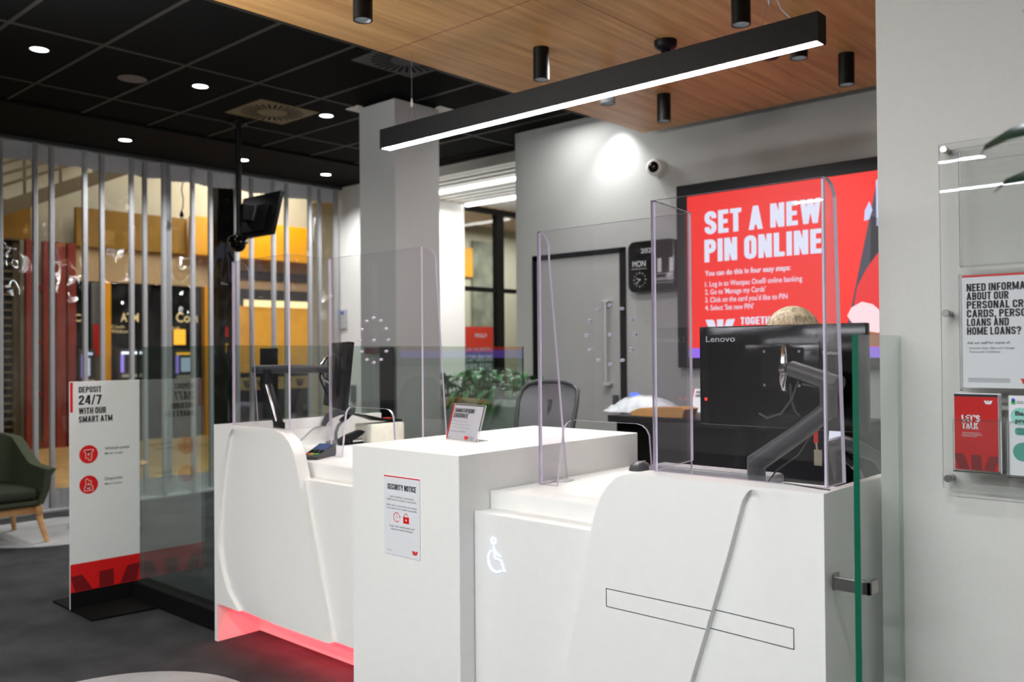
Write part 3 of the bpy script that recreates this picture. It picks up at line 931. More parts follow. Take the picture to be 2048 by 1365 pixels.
# ================================================================== ACRYLIC SHIELDS
def shield(label, fx0, fx1, fy, rx, ry, px_in, px_out, zb, zt, zlow, mirror):
    """front pane on the wing, return pane going back, lower pane over the worktop with hatch and speech holes, end fins"""
    th = 0.010
    t = thing('acrylic_shield', label, 'screen', ((fx0 + fx1) / 2, fy, zb))
    b = MB(); b.prism([(fx0, fy, zb), (fx1, fy, zb), (fx1, fy, zt), (fx0, fy, zt)], (0, th, 0), 0, 1)
    obj('front_pane', b, ['acr', 'acr_edge'], t)
    inner = fx0 if not mirror else fx1
    b = MB()
    sg = th if not mirror else -th
    b.prism([(inner, fy + th, zb), (rx, ry, zb), (rx, ry, zt), (inner, fy + th, zt)], (sg, 0, 0), 0, 1)
    obj('return_pane', b, ['acr', 'acr_edge'], t)
    # hatch pane between rx and px_out
    a, c = (px_out, rx) if not mirror else (rx, px_out)
    wd = c - a
    h0, h1 = (a + 0.085, a + 0.085 + 0.42) if not mirror else (a + 0.085, a + 0.085 + 0.40)
    hz, rr = zlow + 0.245, 0.05
    out = [(a, zlow), (h0, zlow)]
    out += [(h0 + 0.03, hz - rr)] + [(h0 + 0.03 + rr - rr * math.cos(R(q)), hz - rr + rr * math.sin(R(q))) for q in (25, 50, 75, 90)]
    out += [(h1 - 0.015 - rr + rr * math.sin(R(q)), hz - rr + rr * math.cos(R(q))) for q in (0, 25, 50, 75)] + [(h1, zlow), (c, zlow), (c, zt), (a, zt)]
    b = MB(); b.prism([(x, ry, z) for x, z in out], (0, th, 0), 0, 1)
    hp = obj('hatch_pane', b, ['acr', 'acr_edge'], t)
    hx, hzc = (a + 0.33, 1.502)
    spots_ = [(hx, hzc)] + [(hx + 0.103 * math.cos(R(30 * k)), hzc + 0.103 * math.sin(R(30 * k))) for k in range(12)]
    for x, z in spots_:
        b = MB(); b.lathe((x, ry - 0.0006, z), [(0.0045, 0.0), (0.0062, 0.0), (0.0062, 0.0115), (0.0045, 0.0115), (0.0045, 0)], 14, 0, (0, 1, 0))
        obj('speech_hole', b, 'acr_edge', hp)
    # fins
    def fin(x, y, zb_, depth_b, depth_t, s):
        pts = [(x, y, zb_), (x, y + depth_b, zb_)]
        dt = depth_t
        pts += [(x, y + dt, zt - 0.10)] + [(x, y + dt - 0.06 + 0.06 * math.cos(R(q)), zt - 0.06 + 0.06 * math.sin(R(q))) for q in (15, 35, 55, 75, 90)]
        pts += [(x, y, zt)]
        b = MB(); b.prism(pts, (s * th, 0, 0), 0, 1)
        obj('end_fin', b, ['acr', 'acr_edge'], t)
    if not mirror:
        fin(fx1, fy + th, zb, 0.115, 0.075, -1)
        fin(px_out, ry + th, zlow, 0.15, 0.055, 1)
    else:
        fin(fx0, fy + th, zb, 0.13, 0.085, 1)
        fin(px_out, ry + th, zlow, 0.15, 0.085, -1)
    b = MB()
    b.box(px_out - 0.02 if not mirror else px_out - 0.05, px_out + 0.05 if not mirror else px_out + 0.02, ry + 0.09, ry + 0.15, zlow, zlow + 0.006)
    obj('foot', b, 'acrclear_edge', t)
    return t


shield('clear acrylic shield with hatch and speech holes standing on the right counter',
       -1.478, -0.950, 2.235, -1.522, 2.52, None, -2.172, 1.089, 1.893, 0.951, False)
shield('clear acrylic shield with hatch and speech holes standing on the left counter',
       -4.040, -3.545, 2.345, -3.575, 2.60, None, -2.910, 1.091, 1.906, 0.943, True)

# ================================================================== PAPERS ON THE PEDESTAL
y = 2.139
t = thing('security_notice', 'white security notice with red clock and padlock stuck on the pedestal front', 'notice', (-2.508, y, 0.69))
b = MB(); b.box(-2.608, -2.408, y - 0.0012, y, 0.697, 0.988); obj('sheet', b, 'paper', t)
f = y - 0.0017
b = MB(); b.box(-2.608, -2.408, f, y - 0.0012, 0.984, 0.988); obj('header_line', b, 'red', t)
b = MB()
b.heavy('SECURITY NOTICE', (-2.588, f, 0.938), X, Z, 0.0205, 0.160)
obj('heading', b, 'ink', t)
b = MB()
for s_, z, wd in (('Cash handling is automated.', 0.909, 0.142), ('Staff access to cash is restricted.', 0.898, 0.163), ('Bulk cash is secured by time delay', 0.877, 0.168),
                  ('locks and is not readily accessible.', 0.866, 0.170)):
    b.text(s_, (-2.508, f, z), X, Z, 0.0072, wd, align='C')
obj('body_lettering', b, 'inkgrey', t)
b = MB()
for s_, z, wd in (('Large cash withdrawals and', 0.801, 0.139), ('deposits may be delayed.', 0.790, 0.124)):
    b.text(s_, (-2.508, f, z), X, Z, 0.0072, wd, align='C')
obj('closing_lettering', b, 'inkgrey', t)
b = MB(); b.line((-2.595, f, 0.7125), (-2.56, f, 0.7125), 0.001, Y); obj('footnote', b, 'inkgrey', t)
b = MB()
b.ring((-2.536, f, 0.838), 0.0155, 0.018, X, Z, 0, 24, 20, 320)
b.line((-2.536, f, 0.850), (-2.536, f, 0.838), 0.002, Y); b.line((-2.536, f, 0.838), (-2.531, f, 0.833), 0.002, Y)
b.face([(-2.523, f, 0.843), (-2.514, f, 0.843), (-2.5185, f, 0.836)])
b.ring((-2.483, f, 0.846), 0.0085, 0.011, X, Z, 0, 16, 0, 180)
b.face([(-2.498, f, 0.846), (-2.4945, f, 0.846), (-2.4945, f, 0.84), (-2.498, f, 0.84)])
for a, c in ((-2.499, -2.487), (-2.479, -2.467)):
    b.face([(a, f, 0.844), (c, f, 0.844), (c, f, 0.820), (a, f, 0.820)])
b.face([(-2.487, f, 0.844), (-2.479, f, 0.844), (-2.479, f, 0.836), (-2.487, f, 0.836)])
b.face([(-2.487, f, 0.829), (-2.479, f, 0.829), (-2.479, f, 0.820), (-2.487, f, 0.820)])
obj('pictograms', b, 'red', t)
b = MB(); b.emblem((-2.452, f, 0.712), X, Z, 0.032, 0.014); obj('emblem', b, 'red', t)

# "thanks" sign: slant-back acrylic holder on the pedestal top
t = thing('counter_sign', 'small slanted acrylic sign thanking customers standing on the pedestal top', 'sign', (-2.57, 2.56, 1.088))
LEAN = 0.052
u1 = Vector((1, 0.0, 0)); v1 = Vector((0.19, 0.30, 1.0))
o0 = Vector((-2.692, 2.536, 1.0895))
u1 = (Vector((-2.464, 2.496, 1.0895)) - o0).normalized()
v1 = (Vector((0, LEAN, 0.148))).normalized()
n1 = u1.cross(v1).normalized()
if n1.y > 0: n1 = -n1
SW, SH = 0.222, 0.150
P_ = lambda a, c, e=0.0: o0 + u1 * a + v1 * c + n1 * e
b = MB(); b.prism([P_(0, 0), P_(SW, 0), P_(SW, SH), P_(0, SH)], -n1 * 0.003, 0, 1); obj('face_sheet', b, ['acr', 'acrclear_edge'], t)
b = MB(); b.prism([P_(0, 0, -0.003), P_(SW - 0.012, 0, -0.003), P_(SW - 0.012, SH - 0.006, -0.003), P_(0, SH - 0.006, -0.003)], -n1 * 0.0008); obj('card', b, 'paper', t)
b = MB(); b.prism([P_(0, 0, -0.004), P_(SW, 0, -0.004), P_(SW, SH, -0.004), P_(0, SH, -0.004)], -n1 * 0.0025, 0, 1)
b.prism([P_(0, 0.0015, -0.006), P_(SW, 0.0015, -0.006), P_(SW, 0.0015, -0.006) + Vector((0.005, 0.06, -P_(SW, 0.0015, -0.006).z + 1.090)), P_(0, 0.0015, -0.006) + Vector((0.005, 0.06, -P_(0, 0.0015, -0.006).z + 1.090))], (0, 0, -0.0008), 0, 1)
obj('back_stand', b, ['acr', 'acrclear_edge'], t)
e = 0.0006
b = MB(); b.face([P_(0, 0, e), P_(0.006, 0, e), P_(0.006, SH - 0.004, e), P_(0, SH - 0.004, e)]); obj('red_margin', b, 'red', t)
b = MB()
b.heavy('THANKS FOR BEING', P_(0.016, 0.113, e), u1, v1, 0.0175, 0.142, t=0.15)
b.heavy('CONSIDERATE', P_(0.016, 0.0915, e), u1, v1, 0.0175, 0.104, t=0.15)
obj('heading', b, 'ink', t)
b = MB()
for k, (s_, wd) in enumerate((("We're doing our best to serve you.", 0.118), ('Swearing, abusive language, threats or', 0.142), ('physical violence will not be tolerated.', 0.140))):
    b.text(s_, P_(0.016, 0.0735 - 0.0125 * k, e), u1, v1, 0.0062, wd)
obj('body_lettering', b, 'inkpale', t)
b = MB(); b.text('Thank you for your co-operation.', P_(0.016, 0.0315, e), u1, v1, 0.0062, 0.115); obj('closing_line', b, 'inkgrey', t)
b = MB(); b.line(P_(0.012, 0.009, e), P_(0.045, 0.009, e), 0.0008, n1); obj('footnote', b, 'inkpale', t)
b = MB(); b.text('TOGETHER', P_(0.163, 0.0115, e), u1, v1, 0.0052, 0.032); b.text('GREATER', P_(0.163, 0.0045, e), u1, v1, 0.0052, 0.028)
obj('tagline', b, 'inkgrey', t)
b = MB(); b.emblem(P_(0.126, 0.004, e), u1, v1, 0.030, 0.0135); obj('emblem', b, 'red', t)


# ================================================================== SMALL THINGS ON THE COUNTERS
# card terminal
def card_terminal():
    o = Vector((-3.574, 2.527, 0.942))
    t = thing('card_terminal', 'dark grey payment terminal with red, yellow and green keys on the left counter', 'card terminal', o)
    ax = Vector((-0.43, 0.90, 0)).normalized(); wx = Vector((ax.y, -ax.x, 0))
    Q = lambda a, l, z: o + wx * a + ax * l + Z * z
    prof = [(-0.085, 0.0), (0.10, 0.0), (0.105, 0.02), (0.102, 0.056), (0.085, 0.060), (-0.02, 0.030), (-0.075, 0.022), (-0.088, 0.014)]
    b = MB(); b.prism([Q(-0.042, l, z) for l, z in prof], wx * 0.084); 
    bmesh.ops.bevel(b.bm, geom=list(b.bm.edges), offset=0.003, segments=2, affect='EDGES')
    obj('body', b, 'dkgrey', t, 40)
    def top(l): 
        return 0.022 + (l + 0.075) * (0.008 / 0.055) if l < -0.02 else 0.030 + (l + 0.02) * (0.030 / 0.105)
    b = MB(); b.face([Q(-0.034, 0.012, top(0.012) + 0.001), Q(0.034, 0.012, top(0.012) + 0.001), Q(0.034, 0.078, top(0.078) + 0.001), Q(-0.034, 0.078, top(0.078) + 0.001)])
    obj('display', b, 'termscreen', t)
    for k, (a, mname) in enumerate(((-0.026, 'redkey'), (0.0, 'yellowkey'), (0.026, 'greenkey'))):
        b = MB(); b.prism([Q(a - 0.011, -0.072, top(-0.072) + 0.0005), Q(a + 0.011, -0.072, top(-0.072) + 0.0005), Q(a + 0.011, -0.054, top(-0.054) + 0.0005), Q(a - 0.011, -0.054, top(-0.054) + 0.0005)], Z * 0.0025)
        obj('key', b, mname, t)
    b = MB()
    for i in range(3):
        for j in range(4):
            l = -0.044 + 0.012 * j; a = -0.026 + 0.026 * i
            b.prism([Q(a - 0.009, l, top(l) + 0.0005), Q(a + 0.009, l, top(l) + 0.0005), Q(a + 0.009, l + 0.008, top(l + 0.008) + 0.0005), Q(a - 0.009, l + 0.008, top(l + 0.008) + 0.0005)], Z * 0.0015)
    obj('keypad', b, 'blackmatt', t)
    b = MB(); b.tube([Q(-0.044, 0.06, 0.012), Q(-0.09, 0.07, 0.004), Q(-0.13, 0.05, 0.003), Q(-0.16, 0.10, 0.02), Q(-0.20, 0.14, 0.003)], 0.003, 8); obj('cord', b, 'dkgrey', t, 60)


card_terminal()

# cash note counter (cream) with customer display
t = thing('note_counter', 'cream note counting machine with black display and green light on left counter', 'note counter', (-3.93, 3.18, 0.942))
b = MB(); b.box(-4.05, -3.90, 3.11, 3.35, 0.942, 1.045, bev=0.008); obj('case', b, 'cream', t, 40)
b = MB()
b.prism([(-4.02, 3.08, 1.095), (-4.02, 3.20, 1.058), (-4.02, 3.35, 1.047), (-4.02, 3.35, 1.060), (-4.02, 3.21, 1.073), (-4.02, 3.08, 1.103)], (0.10, 0, 0)); obj('display_panel', b, 'black', t)
b = MB(); b.box(-3.99, -3.95, 3.26, 3.30, 1.062, 1.070); obj('red_key', b, 'redkey', t)
b = MB(); b.ball((-3.905, 3.135, 1.030), 0.007, 0, 10); obj('status_light', b, 'greenled', t)

# hole punch / stapler
t = thing('stapler', 'black and silver desk stapler beside the cream note counter', 'stapler', (-3.99, 3.0, 0.942))
b = MB(); b.prism([(-3.962, 2.930, 0.944), (-3.962, 3.080, 0.944), (-3.962, 3.080, 0.952), (-3.962, 2.930, 0.955)], (0.035, 0, 0)); obj('base', b, 'blackmatt', t)
b = MB(); b.prism([(-3.962, 2.925, 0.955), (-3.962, 3.000, 0.960), (-3.962, 3.070, 0.99), (-3.962, 3.090, 1.008), (-3.962, 3.060, 1.018), (-3.962, 2.970, 0.995), (-3.962, 2.925, 0.975)], (0.035, 0, 0)); obj('lever', b, 'black', t)
b = MB(); b.box(-3.960, -3.929, 3.005, 3.075, 0.953, 0.972, bev=0.004); obj('magazine', b, 'chrome', t, 40)


# hand scanner on a goose-neck stand
def scanner(o, label, sc=1.0, rot=0.0):
    o = Vector(o)
    t = thing('barcode_scanner', label, 'scanner', o, 'hand scanners on goose-neck stands')
    q = lambda x, y, z: o + Vector((x, y, z)) * sc
    b = MB(); b.lathe(o, [(0, 0), (0.062 * sc, 0), (0.066 * sc, 0.006 * sc), (0.055 * sc, 0.016 * sc), (0, 0.02 * sc)], 28); obj('base', b, 'midgrey', t, 40)
    b = MB(); b.tube([q(-0.01, 0, 0.015), q(-0.01, 0, 0.06), q(0.0, 0.01, 0.10), q(0.03, 0.03, 0.135)], [0.011 * sc, 0.010 * sc, 0.009 * sc, 0.009 * sc], 10); obj('neck', b, 'midgrey', t, 60)
    b = MB(); b.tube([q(0.01, 0.02, 0.125), q(0.045, 0.035, 0.150), q(0.07, 0.045, 0.172)], [0.014 * sc, 0.017 * sc, 0.013 * sc], 10); obj('cradle', b, 'black', t, 60)
    b = MB(); b.tube([q(-0.06, -0.05, 0.10), q(-0.04, -0.03, 0.150), q(0.01, 0.01, 0.180), q(0.05, 0.03, 0.190), q(0.085, 0.05, 0.178)], [0.014 * sc, 0.020 * sc, 0.024 * sc, 0.026 * sc, 0.024 * sc], 12); h = obj('scan_head', b, 'dkgrey', t, 60)
    b = MB(); b.tube([q(0.035, 0.022, 0.150), q(0.05, 0.03, 0.168), q(0.07, 0.04, 0.174)], 0.006 * sc, 8); obj('blue_trigger', b, 'blue', h, 60)
    b = MB(); b.tube([q(-0.06, -0.05, 0.10), q(-0.07, -0.11, 0.085), q(-0.055, -0.17, 0.05), q(-0.05, -0.23, 0.012), q(0.0, -0.30, 0.004), q(0.08, -0.33, 0.004)], 0.0028 * sc, 8); obj('cord', b, 'midgrey', t, 60)
    return t


sp = scanner((-4.045, 2.985, 0.942), 'grey hand scanner on a round-footed stand on the left counter', 1.0)
dup(sp, (-1.10, 2.86, 0.95), 'grey hand scanner with blue trigger behind the green glass on the right counter', R(150))


# monitor on a jointed arm
def monitor_right():
    o = Vector((-1.235, 2.56, 1.206))
    t = thing('computer_monitor', 'black computer monitor seen from behind on the right counter, power light red', 'monitor', o)
    b = MB(); b.box(-1.505, -0.965, 2.552, 2.582, 1.206, 1.521, bev=0.004); obj('casing', b, 'blackgloss', t, 40)
    b = MB(); b.box(-1.34, -1.10, 2.546, 2.553, 1.23, 1.462, bev=0.003); obj('rear_bulge', b, 'blackgloss', t, 40)
    b = MB(); b.box(-1.498, -0.972, 2.5825, 2.584, 1.214, 1.515); obj('display', b, 'screenoff', t)
    b = MB(); b.text('Lenovo', (-1.480, 2.5512, 1.472), X, Z, 0.0195, 0.104, bold=0.012); obj('maker_lettering', b, 'logogrey', t)
    b = MB(); b.text('ThinkVision', (-1.095, 2.5512, 1.430), X, Z, 0.0098, 0.050, bold=0.02); obj('model_lettering', b, 'logogrey', t)
    b = MB(); b.disc((-1.482, 2.5512, 1.287), 0.0055, X, Z); obj('power_light', b, 'redled', t)


monitor_right()
t = thing('monitor_arm', 'dark grey jointed monitor arm with silver bracket on the right counter', 'monitor arm', (-1.25, 2.45, 0.95))
b = MB(); b.box(-1.30, -1.20, 2.41, 2.50, 0.95, 0.965, bev=0.003); obj('clamp_base', b, 'black', t)
b = MB(); b.tube([(-1.256, 2.45, 0.96), (-1.256, 2.45, 1.125)], 0.027, 20); obj('post', b, 'dkgrey', t, 40)
b = MB(); b.tube([(-1.262, 2.45, 1.105), (-1.12, 2.445, 1.205), (-1.03, 2.44, 1.276)], [0.029, 0.027, 0.025], 18); obj('lower_arm', b, 'dkgrey', t, 40)
b = MB(); b.tube([(-1.03, 2.44, 1.255), (-1.03, 2.44, 1.358)], 0.023, 18); obj('elbow', b, 'dkgrey', t, 40)
b = MB(); b.tube([(-0.992, 2.425, 1.348), (-1.15, 2.47, 1.390)], [0.026, 0.024], 20); obj('upper_arm', b, 'dkgrey', t, 40)
b = MB(); b.box(-1.284, -1.148, 2.5435, 2.5455, 1.325, 1.452, bev=0.0008)
mp = obj('mount_plate', b, 'blackmatt', t)
for x in (-1.272, -1.160):
    for z in (1.337, 1.440):
        b = MB(); b.lathe((x, 2.5435, z), [(0, -0.004), (0.0045, -0.004), (0.0045, 0)], 12, 0, (0, 1, 0)); obj('screw', b, 'chrome', mp)
b = MB()
b.tube([(-1.198, 2.538, 1.452), (-1.198, 2.520, 1.447), (-1.192, 2.508, 1.42), (-1.190, 2.505, 1.39)], [0.010, 0.011, 0.012, 0.014], 12)
b.tube([(-1.198, 2.538, 1.325), (-1.200, 2.520, 1.330), (-1.196, 2.508, 1.355), (-1.190, 2.505, 1.385)], [0.009, 0.010, 0.012, 0.014], 12)
b.tube([(-1.190, 2.5, 1.388), (-1.160, 2.475, 1.391)], 0.018, 14)
obj('tilt_bracket', b, 'chrome', t, 60)
b = MB(); b.tube([(-1.135, 2.48, 1.355), (-1.16, 2.49, 1.30), (-1.20, 2.50, 1.255), (-1.245, 2.50, 1.240), (-1.275, 2.51, 1.252)], 0.0035, 8)
b.tube([(-1.165, 2.49, 1.345), (-1.165, 2.495, 1.30), (-1.155, 2.50, 1.262), (-1.145, 2.505, 1.252)], 0.0035, 8)
b.tube([(-1.12, 2.47, 1.345), (-1.07, 2.46, 1.340), (-1.045, 2.455, 1.325)], 0.0035, 8)
b.tube([(-1.07, 2.45, 1.225), (-1.13, 2.46, 1.14), (-1.20, 2.47, 1.09), (-1.235, 2.48, 1.05)], 0.0025, 8)
obj('cable', b, 'dkgrey', t, 60)


def ubox(b, c, u, v, w_, su, sv, sw, mi=0, bev=0.0):
    Mx = Matrix((u, v, w_)).transposed().to_4x4(); Mx.translation = Vector(c)
    b.obox(Mx, su, sv, sw, mi, bev)


# left monitor seen nearly edge-on
uu = Vector((-0.90, 0.44, 0)).normalized()
nn = Vector((-0.44, -0.90, 0)).normalized()
vv = (Z - nn * 0.10).normalized(); nn = uu.cross(vv)
if nn.y > 0: nn = -nn
cm = Vector((-3.47, 2.65, 1.50)) + uu * 0.27 - vv * 0.17
t = thing('computer_monitor', 'black computer monitor seen nearly edge-on behind the left shield', 'monitor', (cm.x, cm.y, 1.15))
b = MB(); ubox(b, cm, uu, vv, nn, 0.54, 0.335, 0.03, 0, 0.004); obj('casing', b, 'blackgloss', t, 40)
b = MB(); ubox(b, cm + nn * 0.018, uu, vv, nn, 0.24, 0.22, 0.012, 0, 0.003); obj('rear_bulge', b, 'blackgloss', t, 40)
b = MB(); ubox(b, cm - nn * 0.0155, uu, vv, nn, 0.526, 0.32, 0.001); obj('display', b, 'screenoff', t)
hub = cm + nn * 0.03 + vv * 0.03
t = thing('monitor_arm', 'black jointed monitor arm with silver highlight on the left counter', 'monitor arm', (-3.87, 2.50, 0.942))
b = MB(); b.box(-3.92, -3.82, 2.46, 2.54, 0.942, 0.957, bev=0.003); obj('clamp_base', b, 'black', t)
b = MB(); b.box(-3.890, -3.842, 2.478, 2.522, 0.955, 1.10, bev=0.006); obj('post', b, 'black', t, 40)
b = MB(); b.tube([(-3.862, 2.50, 1.075), (-3.965, 2.50, 1.285)], [0.026, 0.024], 16); la = obj('lower_arm', b, 'black', t, 40)
b = MB(); b.tube([(-3.852, 2.478, 1.105), (-3.945, 2.478, 1.285)], 0.0085, 10); obj('silver_highlight', b, 'chrome', la, 60)  # chrome strip stands in for the highlight along the arm
b = MB(); b.tube([(-3.965, 2.50, 1.26), (-3.965, 2.50, 1.365)], 0.024, 16); obj('elbow', b, 'black', t, 40)
b = MB(); b.tube([(-4.085, 2.50, 1.362), (-3.80, 2.54, 1.366), tuple(hub + Vector((0.0, -0.03, 0.0)))], [0.022, 0.022, 0.020], 16); obj('upper_arm', b, 'dkgrey', t, 40)
b = MB(); b.tube([tuple(hub + vv * 0.07 + nn * 0.005), tuple(hub + vv * 0.055 + nn * 0.04), tuple(hub + nn * 0.065), tuple(hub - vv * 0.055 + nn * 0.04), tuple(hub - vv * 0.07 + nn * 0.005)], [0.008, 0.010, 0.014, 0.010, 0.008], 12); obj('tilt_bracket', b, 'chrome', t, 60)
b = MB(); b.tube([tuple(hub + nn * 0.06), tuple(hub + nn * 0.06 + Vector((0.02, -0.02, -0.05))), tuple(hub + nn * 0.05 + Vector((0.03, 0.0, -0.13))), tuple(hub + nn * 0.02 + Vector((0.06, 0, -0.18)))], 0.005, 8); obj('cable', b, 'black', t, 60)

# mouse, keyboard, loose cable on the right counter
t = thing('computer_mouse', 'dark grey computer mouse on the right counter behind the wing corner', 'mouse', (-2.10, 3.08, 0.95))
b = MB(); b.ball((-2.10, 3.08, 0.952), (0.042, 0.056, 0.036), 0, 24)
for v in b.bm.verts:
    if v.co.z < 0.952: v.co.z = 0.9505
obj('shell', b, 'dkgrey', t, 60)
b = MB(); b.tube([(-2.08, 3.045, 0.981), (-2.076, 3.06, 0.987), (-2.072, 3.075, 0.989)], 0.004, 8); obj('scroll_wheel', b, 'midgrey', t, 60)
b = MB(); b.tube([(-2.10, 3.135, 0.956), (-2.07, 3.16, 0.953), (-1.99, 3.17, 0.953), (-1.93, 3.15, 0.953)], 0.002, 6); obj('cord', b, 'dkgrey', t, 60)
t = thing('keyboard', 'grey keyboard lying on the right counter behind the acrylic', 'keyboard', (-1.78, 3.1, 0.95))
b = MB(); b.box(-2.03, -1.50, 3.035, 3.148, 0.951, 0.979, bev=0.006); obj('case', b, 'midgrey', t, 40)
b = MB()
for r_ in range(5):
    for c_ in range(16):
        x = -2.018 + c_ * 0.0322; yk = 3.049 + r_ * 0.0183
        b.box(x, x + 0.028, yk, yk + 0.0155, 0.979, 0.983)
obj('keys', b, 'ltgrey', t)
b = MB(); b.tube([(-1.07, 2.243, 1.0895), (-1.04, 2.239, 1.0895), (-1.00, 2.224, 1.0895), (-0.965, 2.213, 1.0895), (-0.93, 2.208, 1.0895)], 0.0016, 8)
tag(obj('loose_cable', b, 'black', None, 60), 'thin black cable lying along the top of the right wing', 'cable')


# ================================================================== GLASS PANELS
t = thing('glass_barrier', 'clear panel with thick green edge clamped between right counter and pale wall', 'glass panel', (-0.84, 2.3, 0))
b = MB(); b.prism([(-0.847, 2.15, 0.002), (-0.847, 2.445, 0.002), (-0.847, 2.445, 1.481), (-0.847, 2.15, 1.481)], (0.015, 0, 0), 0, 0); b.box(-0.8468, -0.8322, 2.1485, 2.1505, 0.002, 1.481, 1); obj('pane', b, ['glasslight', 'glass_edge'], t)
b = MB()
b.box(-0.9195, -0.914, 2.190, 2.222, 0.842, 0.882, bev=0.001)
b.box(-0.914, -0.822, 2.183, 2.190, 0.846, 0.878, bev=0.001)
b.box(-0.8315, -0.822, 2.183, 2.235, 0.846, 0.878, bev=0.001)
b.box(-0.8565, -0.8475, 2.190, 2.22, 0.849, 0.875, bev=0.001)
obj('clamp', b, 'steel', t)

t = thing('glass_screen', 'green tinted floor screen on a black plinth beside the left counter', 'glass panel', (-4.7, 2.42, 0))
b = MB(); b.prism([(-5.24, 2.415, 0.10), (-4.21, 2.415, 0.10), (-4.21, 2.415, 1.488), (-5.24, 2.415, 1.488)], (0, 0.012, 0), 0, 1); obj('pane', b, ['glass', 'glass_edge_dark'], t)
b = MB(); b.box(-5.24, -4.155, 2.375, 2.47, 0.0, 0.105, bev=0.002); obj('plinth', b, 'blackmatt', t)
t = thing('glass_screen', 'green tinted screen running back from the left counter past the planter', 'glass panel', (-4.2, 3.6, 0))
b = MB(); b.prism([(-4.205, 2.44, 0.10), (-4.205, 4.71, 0.10), (-4.205, 4.71, 1.475), (-4.205, 2.44, 1.488)], (0.012, 0, 0), 0, 1); obj('pane', b, ['glass', 'glass_edge_dark'], t)
b = MB(); b.box(-4.24, -4.155, 2.48, 4.71, 0.0, 0.10, bev=0.002); obj('plinth', b, 'blackmatt', t)

# ================================================================== FLOOR SIGN
sx = -5.22
t = thing('floor_sign', 'tall white and red freestanding deposit sign on a black base', 'sign', (sx, 2.22, 0))
b = MB(); b.prism([(-5.50, 2.03, 0.004), (-4.94, 2.02, 0.004), (-4.90, 2.37, 0.004), (-5.55, 2.50, 0.004)], (0, 0, 0.008)); obj('base_plate', b, 'blackmatt', t)
b = MB(); b.box(sx - 0.008, sx, 2.018, 2.420, 0.012, 1.293, bev=0.002); obj('panel', b, 'signwhite', t)
e = sx + 0.0008
FU, FV = Y, Z
b = MB()
b.box(sx, e, 2.020, 2.418, 0.105, 0.263)
obj('red_band', b, 'red', t)
b = MB(); b.box(sx, e, 2.021, 2.036, 1.119, 1.289); obj('red_flash', b, 'red', t)
b = MB()
q = lambda yy, zz: (e + 0.0006, yy, zz)
b.face([q(2.020, 0.195), q(2.082, 0.198), q(2.09, 0.190), q(2.142, 0.108), q(2.045, 0.108)])
b.face([q(2.180, 0.200), q(2.262, 0.200), q(2.262, 0.108), q(2.180, 0.108)])
b.face([q(2.418, 0.208), q(2.352, 0.206), q(2.340, 0.198), q(2.300, 0.108), q(2.396, 0.108)])
obj('emblem', b, 'dkred', t)
b = MB(); b.box(sx, e, 2.020, 2.418, 0.012, 0.105); obj('black_footer', b, 'blackmatt', t)
b = MB()
b.heavy('DEPOSIT', (e, 2.068, 1.229), FU, FV, 0.034, 0.127)
b.heavy('24/7', (e, 2.068, 1.160), FU, FV, 0.054, 0.128)
b.heavy('WITH OUR', (e, 2.068, 1.107), FU, FV, 0.036, 0.153)
b.heavy('SMART ATM', (e, 2.068, 1.059), FU, FV, 0.036, 0.190)
obj('heading', b, 'ink', t)
for zc, kind in ((0.876, 0), (0.703, 1)):
    b = MB(); b.disc((e, 2.122, zc), 0.052, Y, Z, 0, 36); ic = obj('icon_disc', b, 'red', t)
    b = MB(); g = e + 0.0006
    P2 = lambda a, c: (g, 2.122 + a, zc + c)
    def loop(pts, wd=0.0028):
        for a_, c_ in zip(pts, pts[1:] + pts[:1]): b.line(P2(*a_), P2(*c_), wd, X)
    if kind == 0:
        loop([(-0.026, 0.026), (0.026, 0.026), (0.026, 0.014), (-0.026, 0.014)])
        loop([(-0.017, 0.014), (0.017, 0.014), (0.017, -0.022), (0.010, -0.036), (0.002, -0.036), (-0.003, -0.022), (-0.017, -0.022)])
        b.ring(P2(0, 0.0), 0.004, 0.0065, Y, Z, 0, 12)
    else:
        loop([(-0.024, -0.010), (0.024, -0.010), (0.024, -0.034), (-0.024, -0.034)])
        loop([(-0.016, -0.010), (-0.018, 0.030), (-0.008, 0.034), (0.000, 0.024), (0.014, 0.020), (0.014, -0.010)])
        loop([(-0.010, -0.018), (0.010, -0.018), (0.006, -0.024), (-0.006, -0.024)])
        b.ring(P2(0, 0.002), 0.004, 0.0065, Y, Z, 0, 12)
    obj('pictogram', b, 'signwhite', ic)
b = MB()
b.text('Withdrawals', (e, 2.214, 0.893), FU, FV, 0.018, 0.142, bold=0.006); b.text('Moni tango', (e, 2.214, 0.866), FU, FV, 0.013, 0.105, bold=0.004)
b.text('Deposits', (e, 2.214, 0.718), FU, FV, 0.018, 0.100, bold=0.006); b.text('Moni kuhu', (e, 2.214, 0.690), FU, FV, 0.013, 0.098, bold=0.004)
obj('captions', b, 'ink', t)

# pale round carpet insets
b = MB()
pts = [(-7.70 + 0.65 * math.cos(2 * math.pi * k / 72), 2.86 + 0.65 * math.sin(2 * math.pi * k / 72)) for k in range(72)]
b.face([(max(x, -8.30), y_, 0.004) for x, y_ in pts])
tag(obj('carpet_inset', b, 'rug'), 'pale grey rounded carpet inset under the green armchair by the doors', 'rug')
b = MB(); b.face([(-3.5154 + 0.5765 * math.cos(2 * math.pi * k / 64), 1.5056 + 0.5765 * math.sin(2 * math.pi * k / 64), 0.004) for k in range(64)])
tag(obj('carpet_inset', b, 'rug'), 'pale grey round carpet inset in front of the red-lit counter, cut by frame bottom', 'rug')

# ================================================================== ARMCHAIR AND SIDE TABLE
ac = thing('armchair', 'dark green felt armchair on splayed light wood legs at the left edge', 'armchair', (-7.67, 2.3, 0))
x0, x1 = -8.03, -7.31
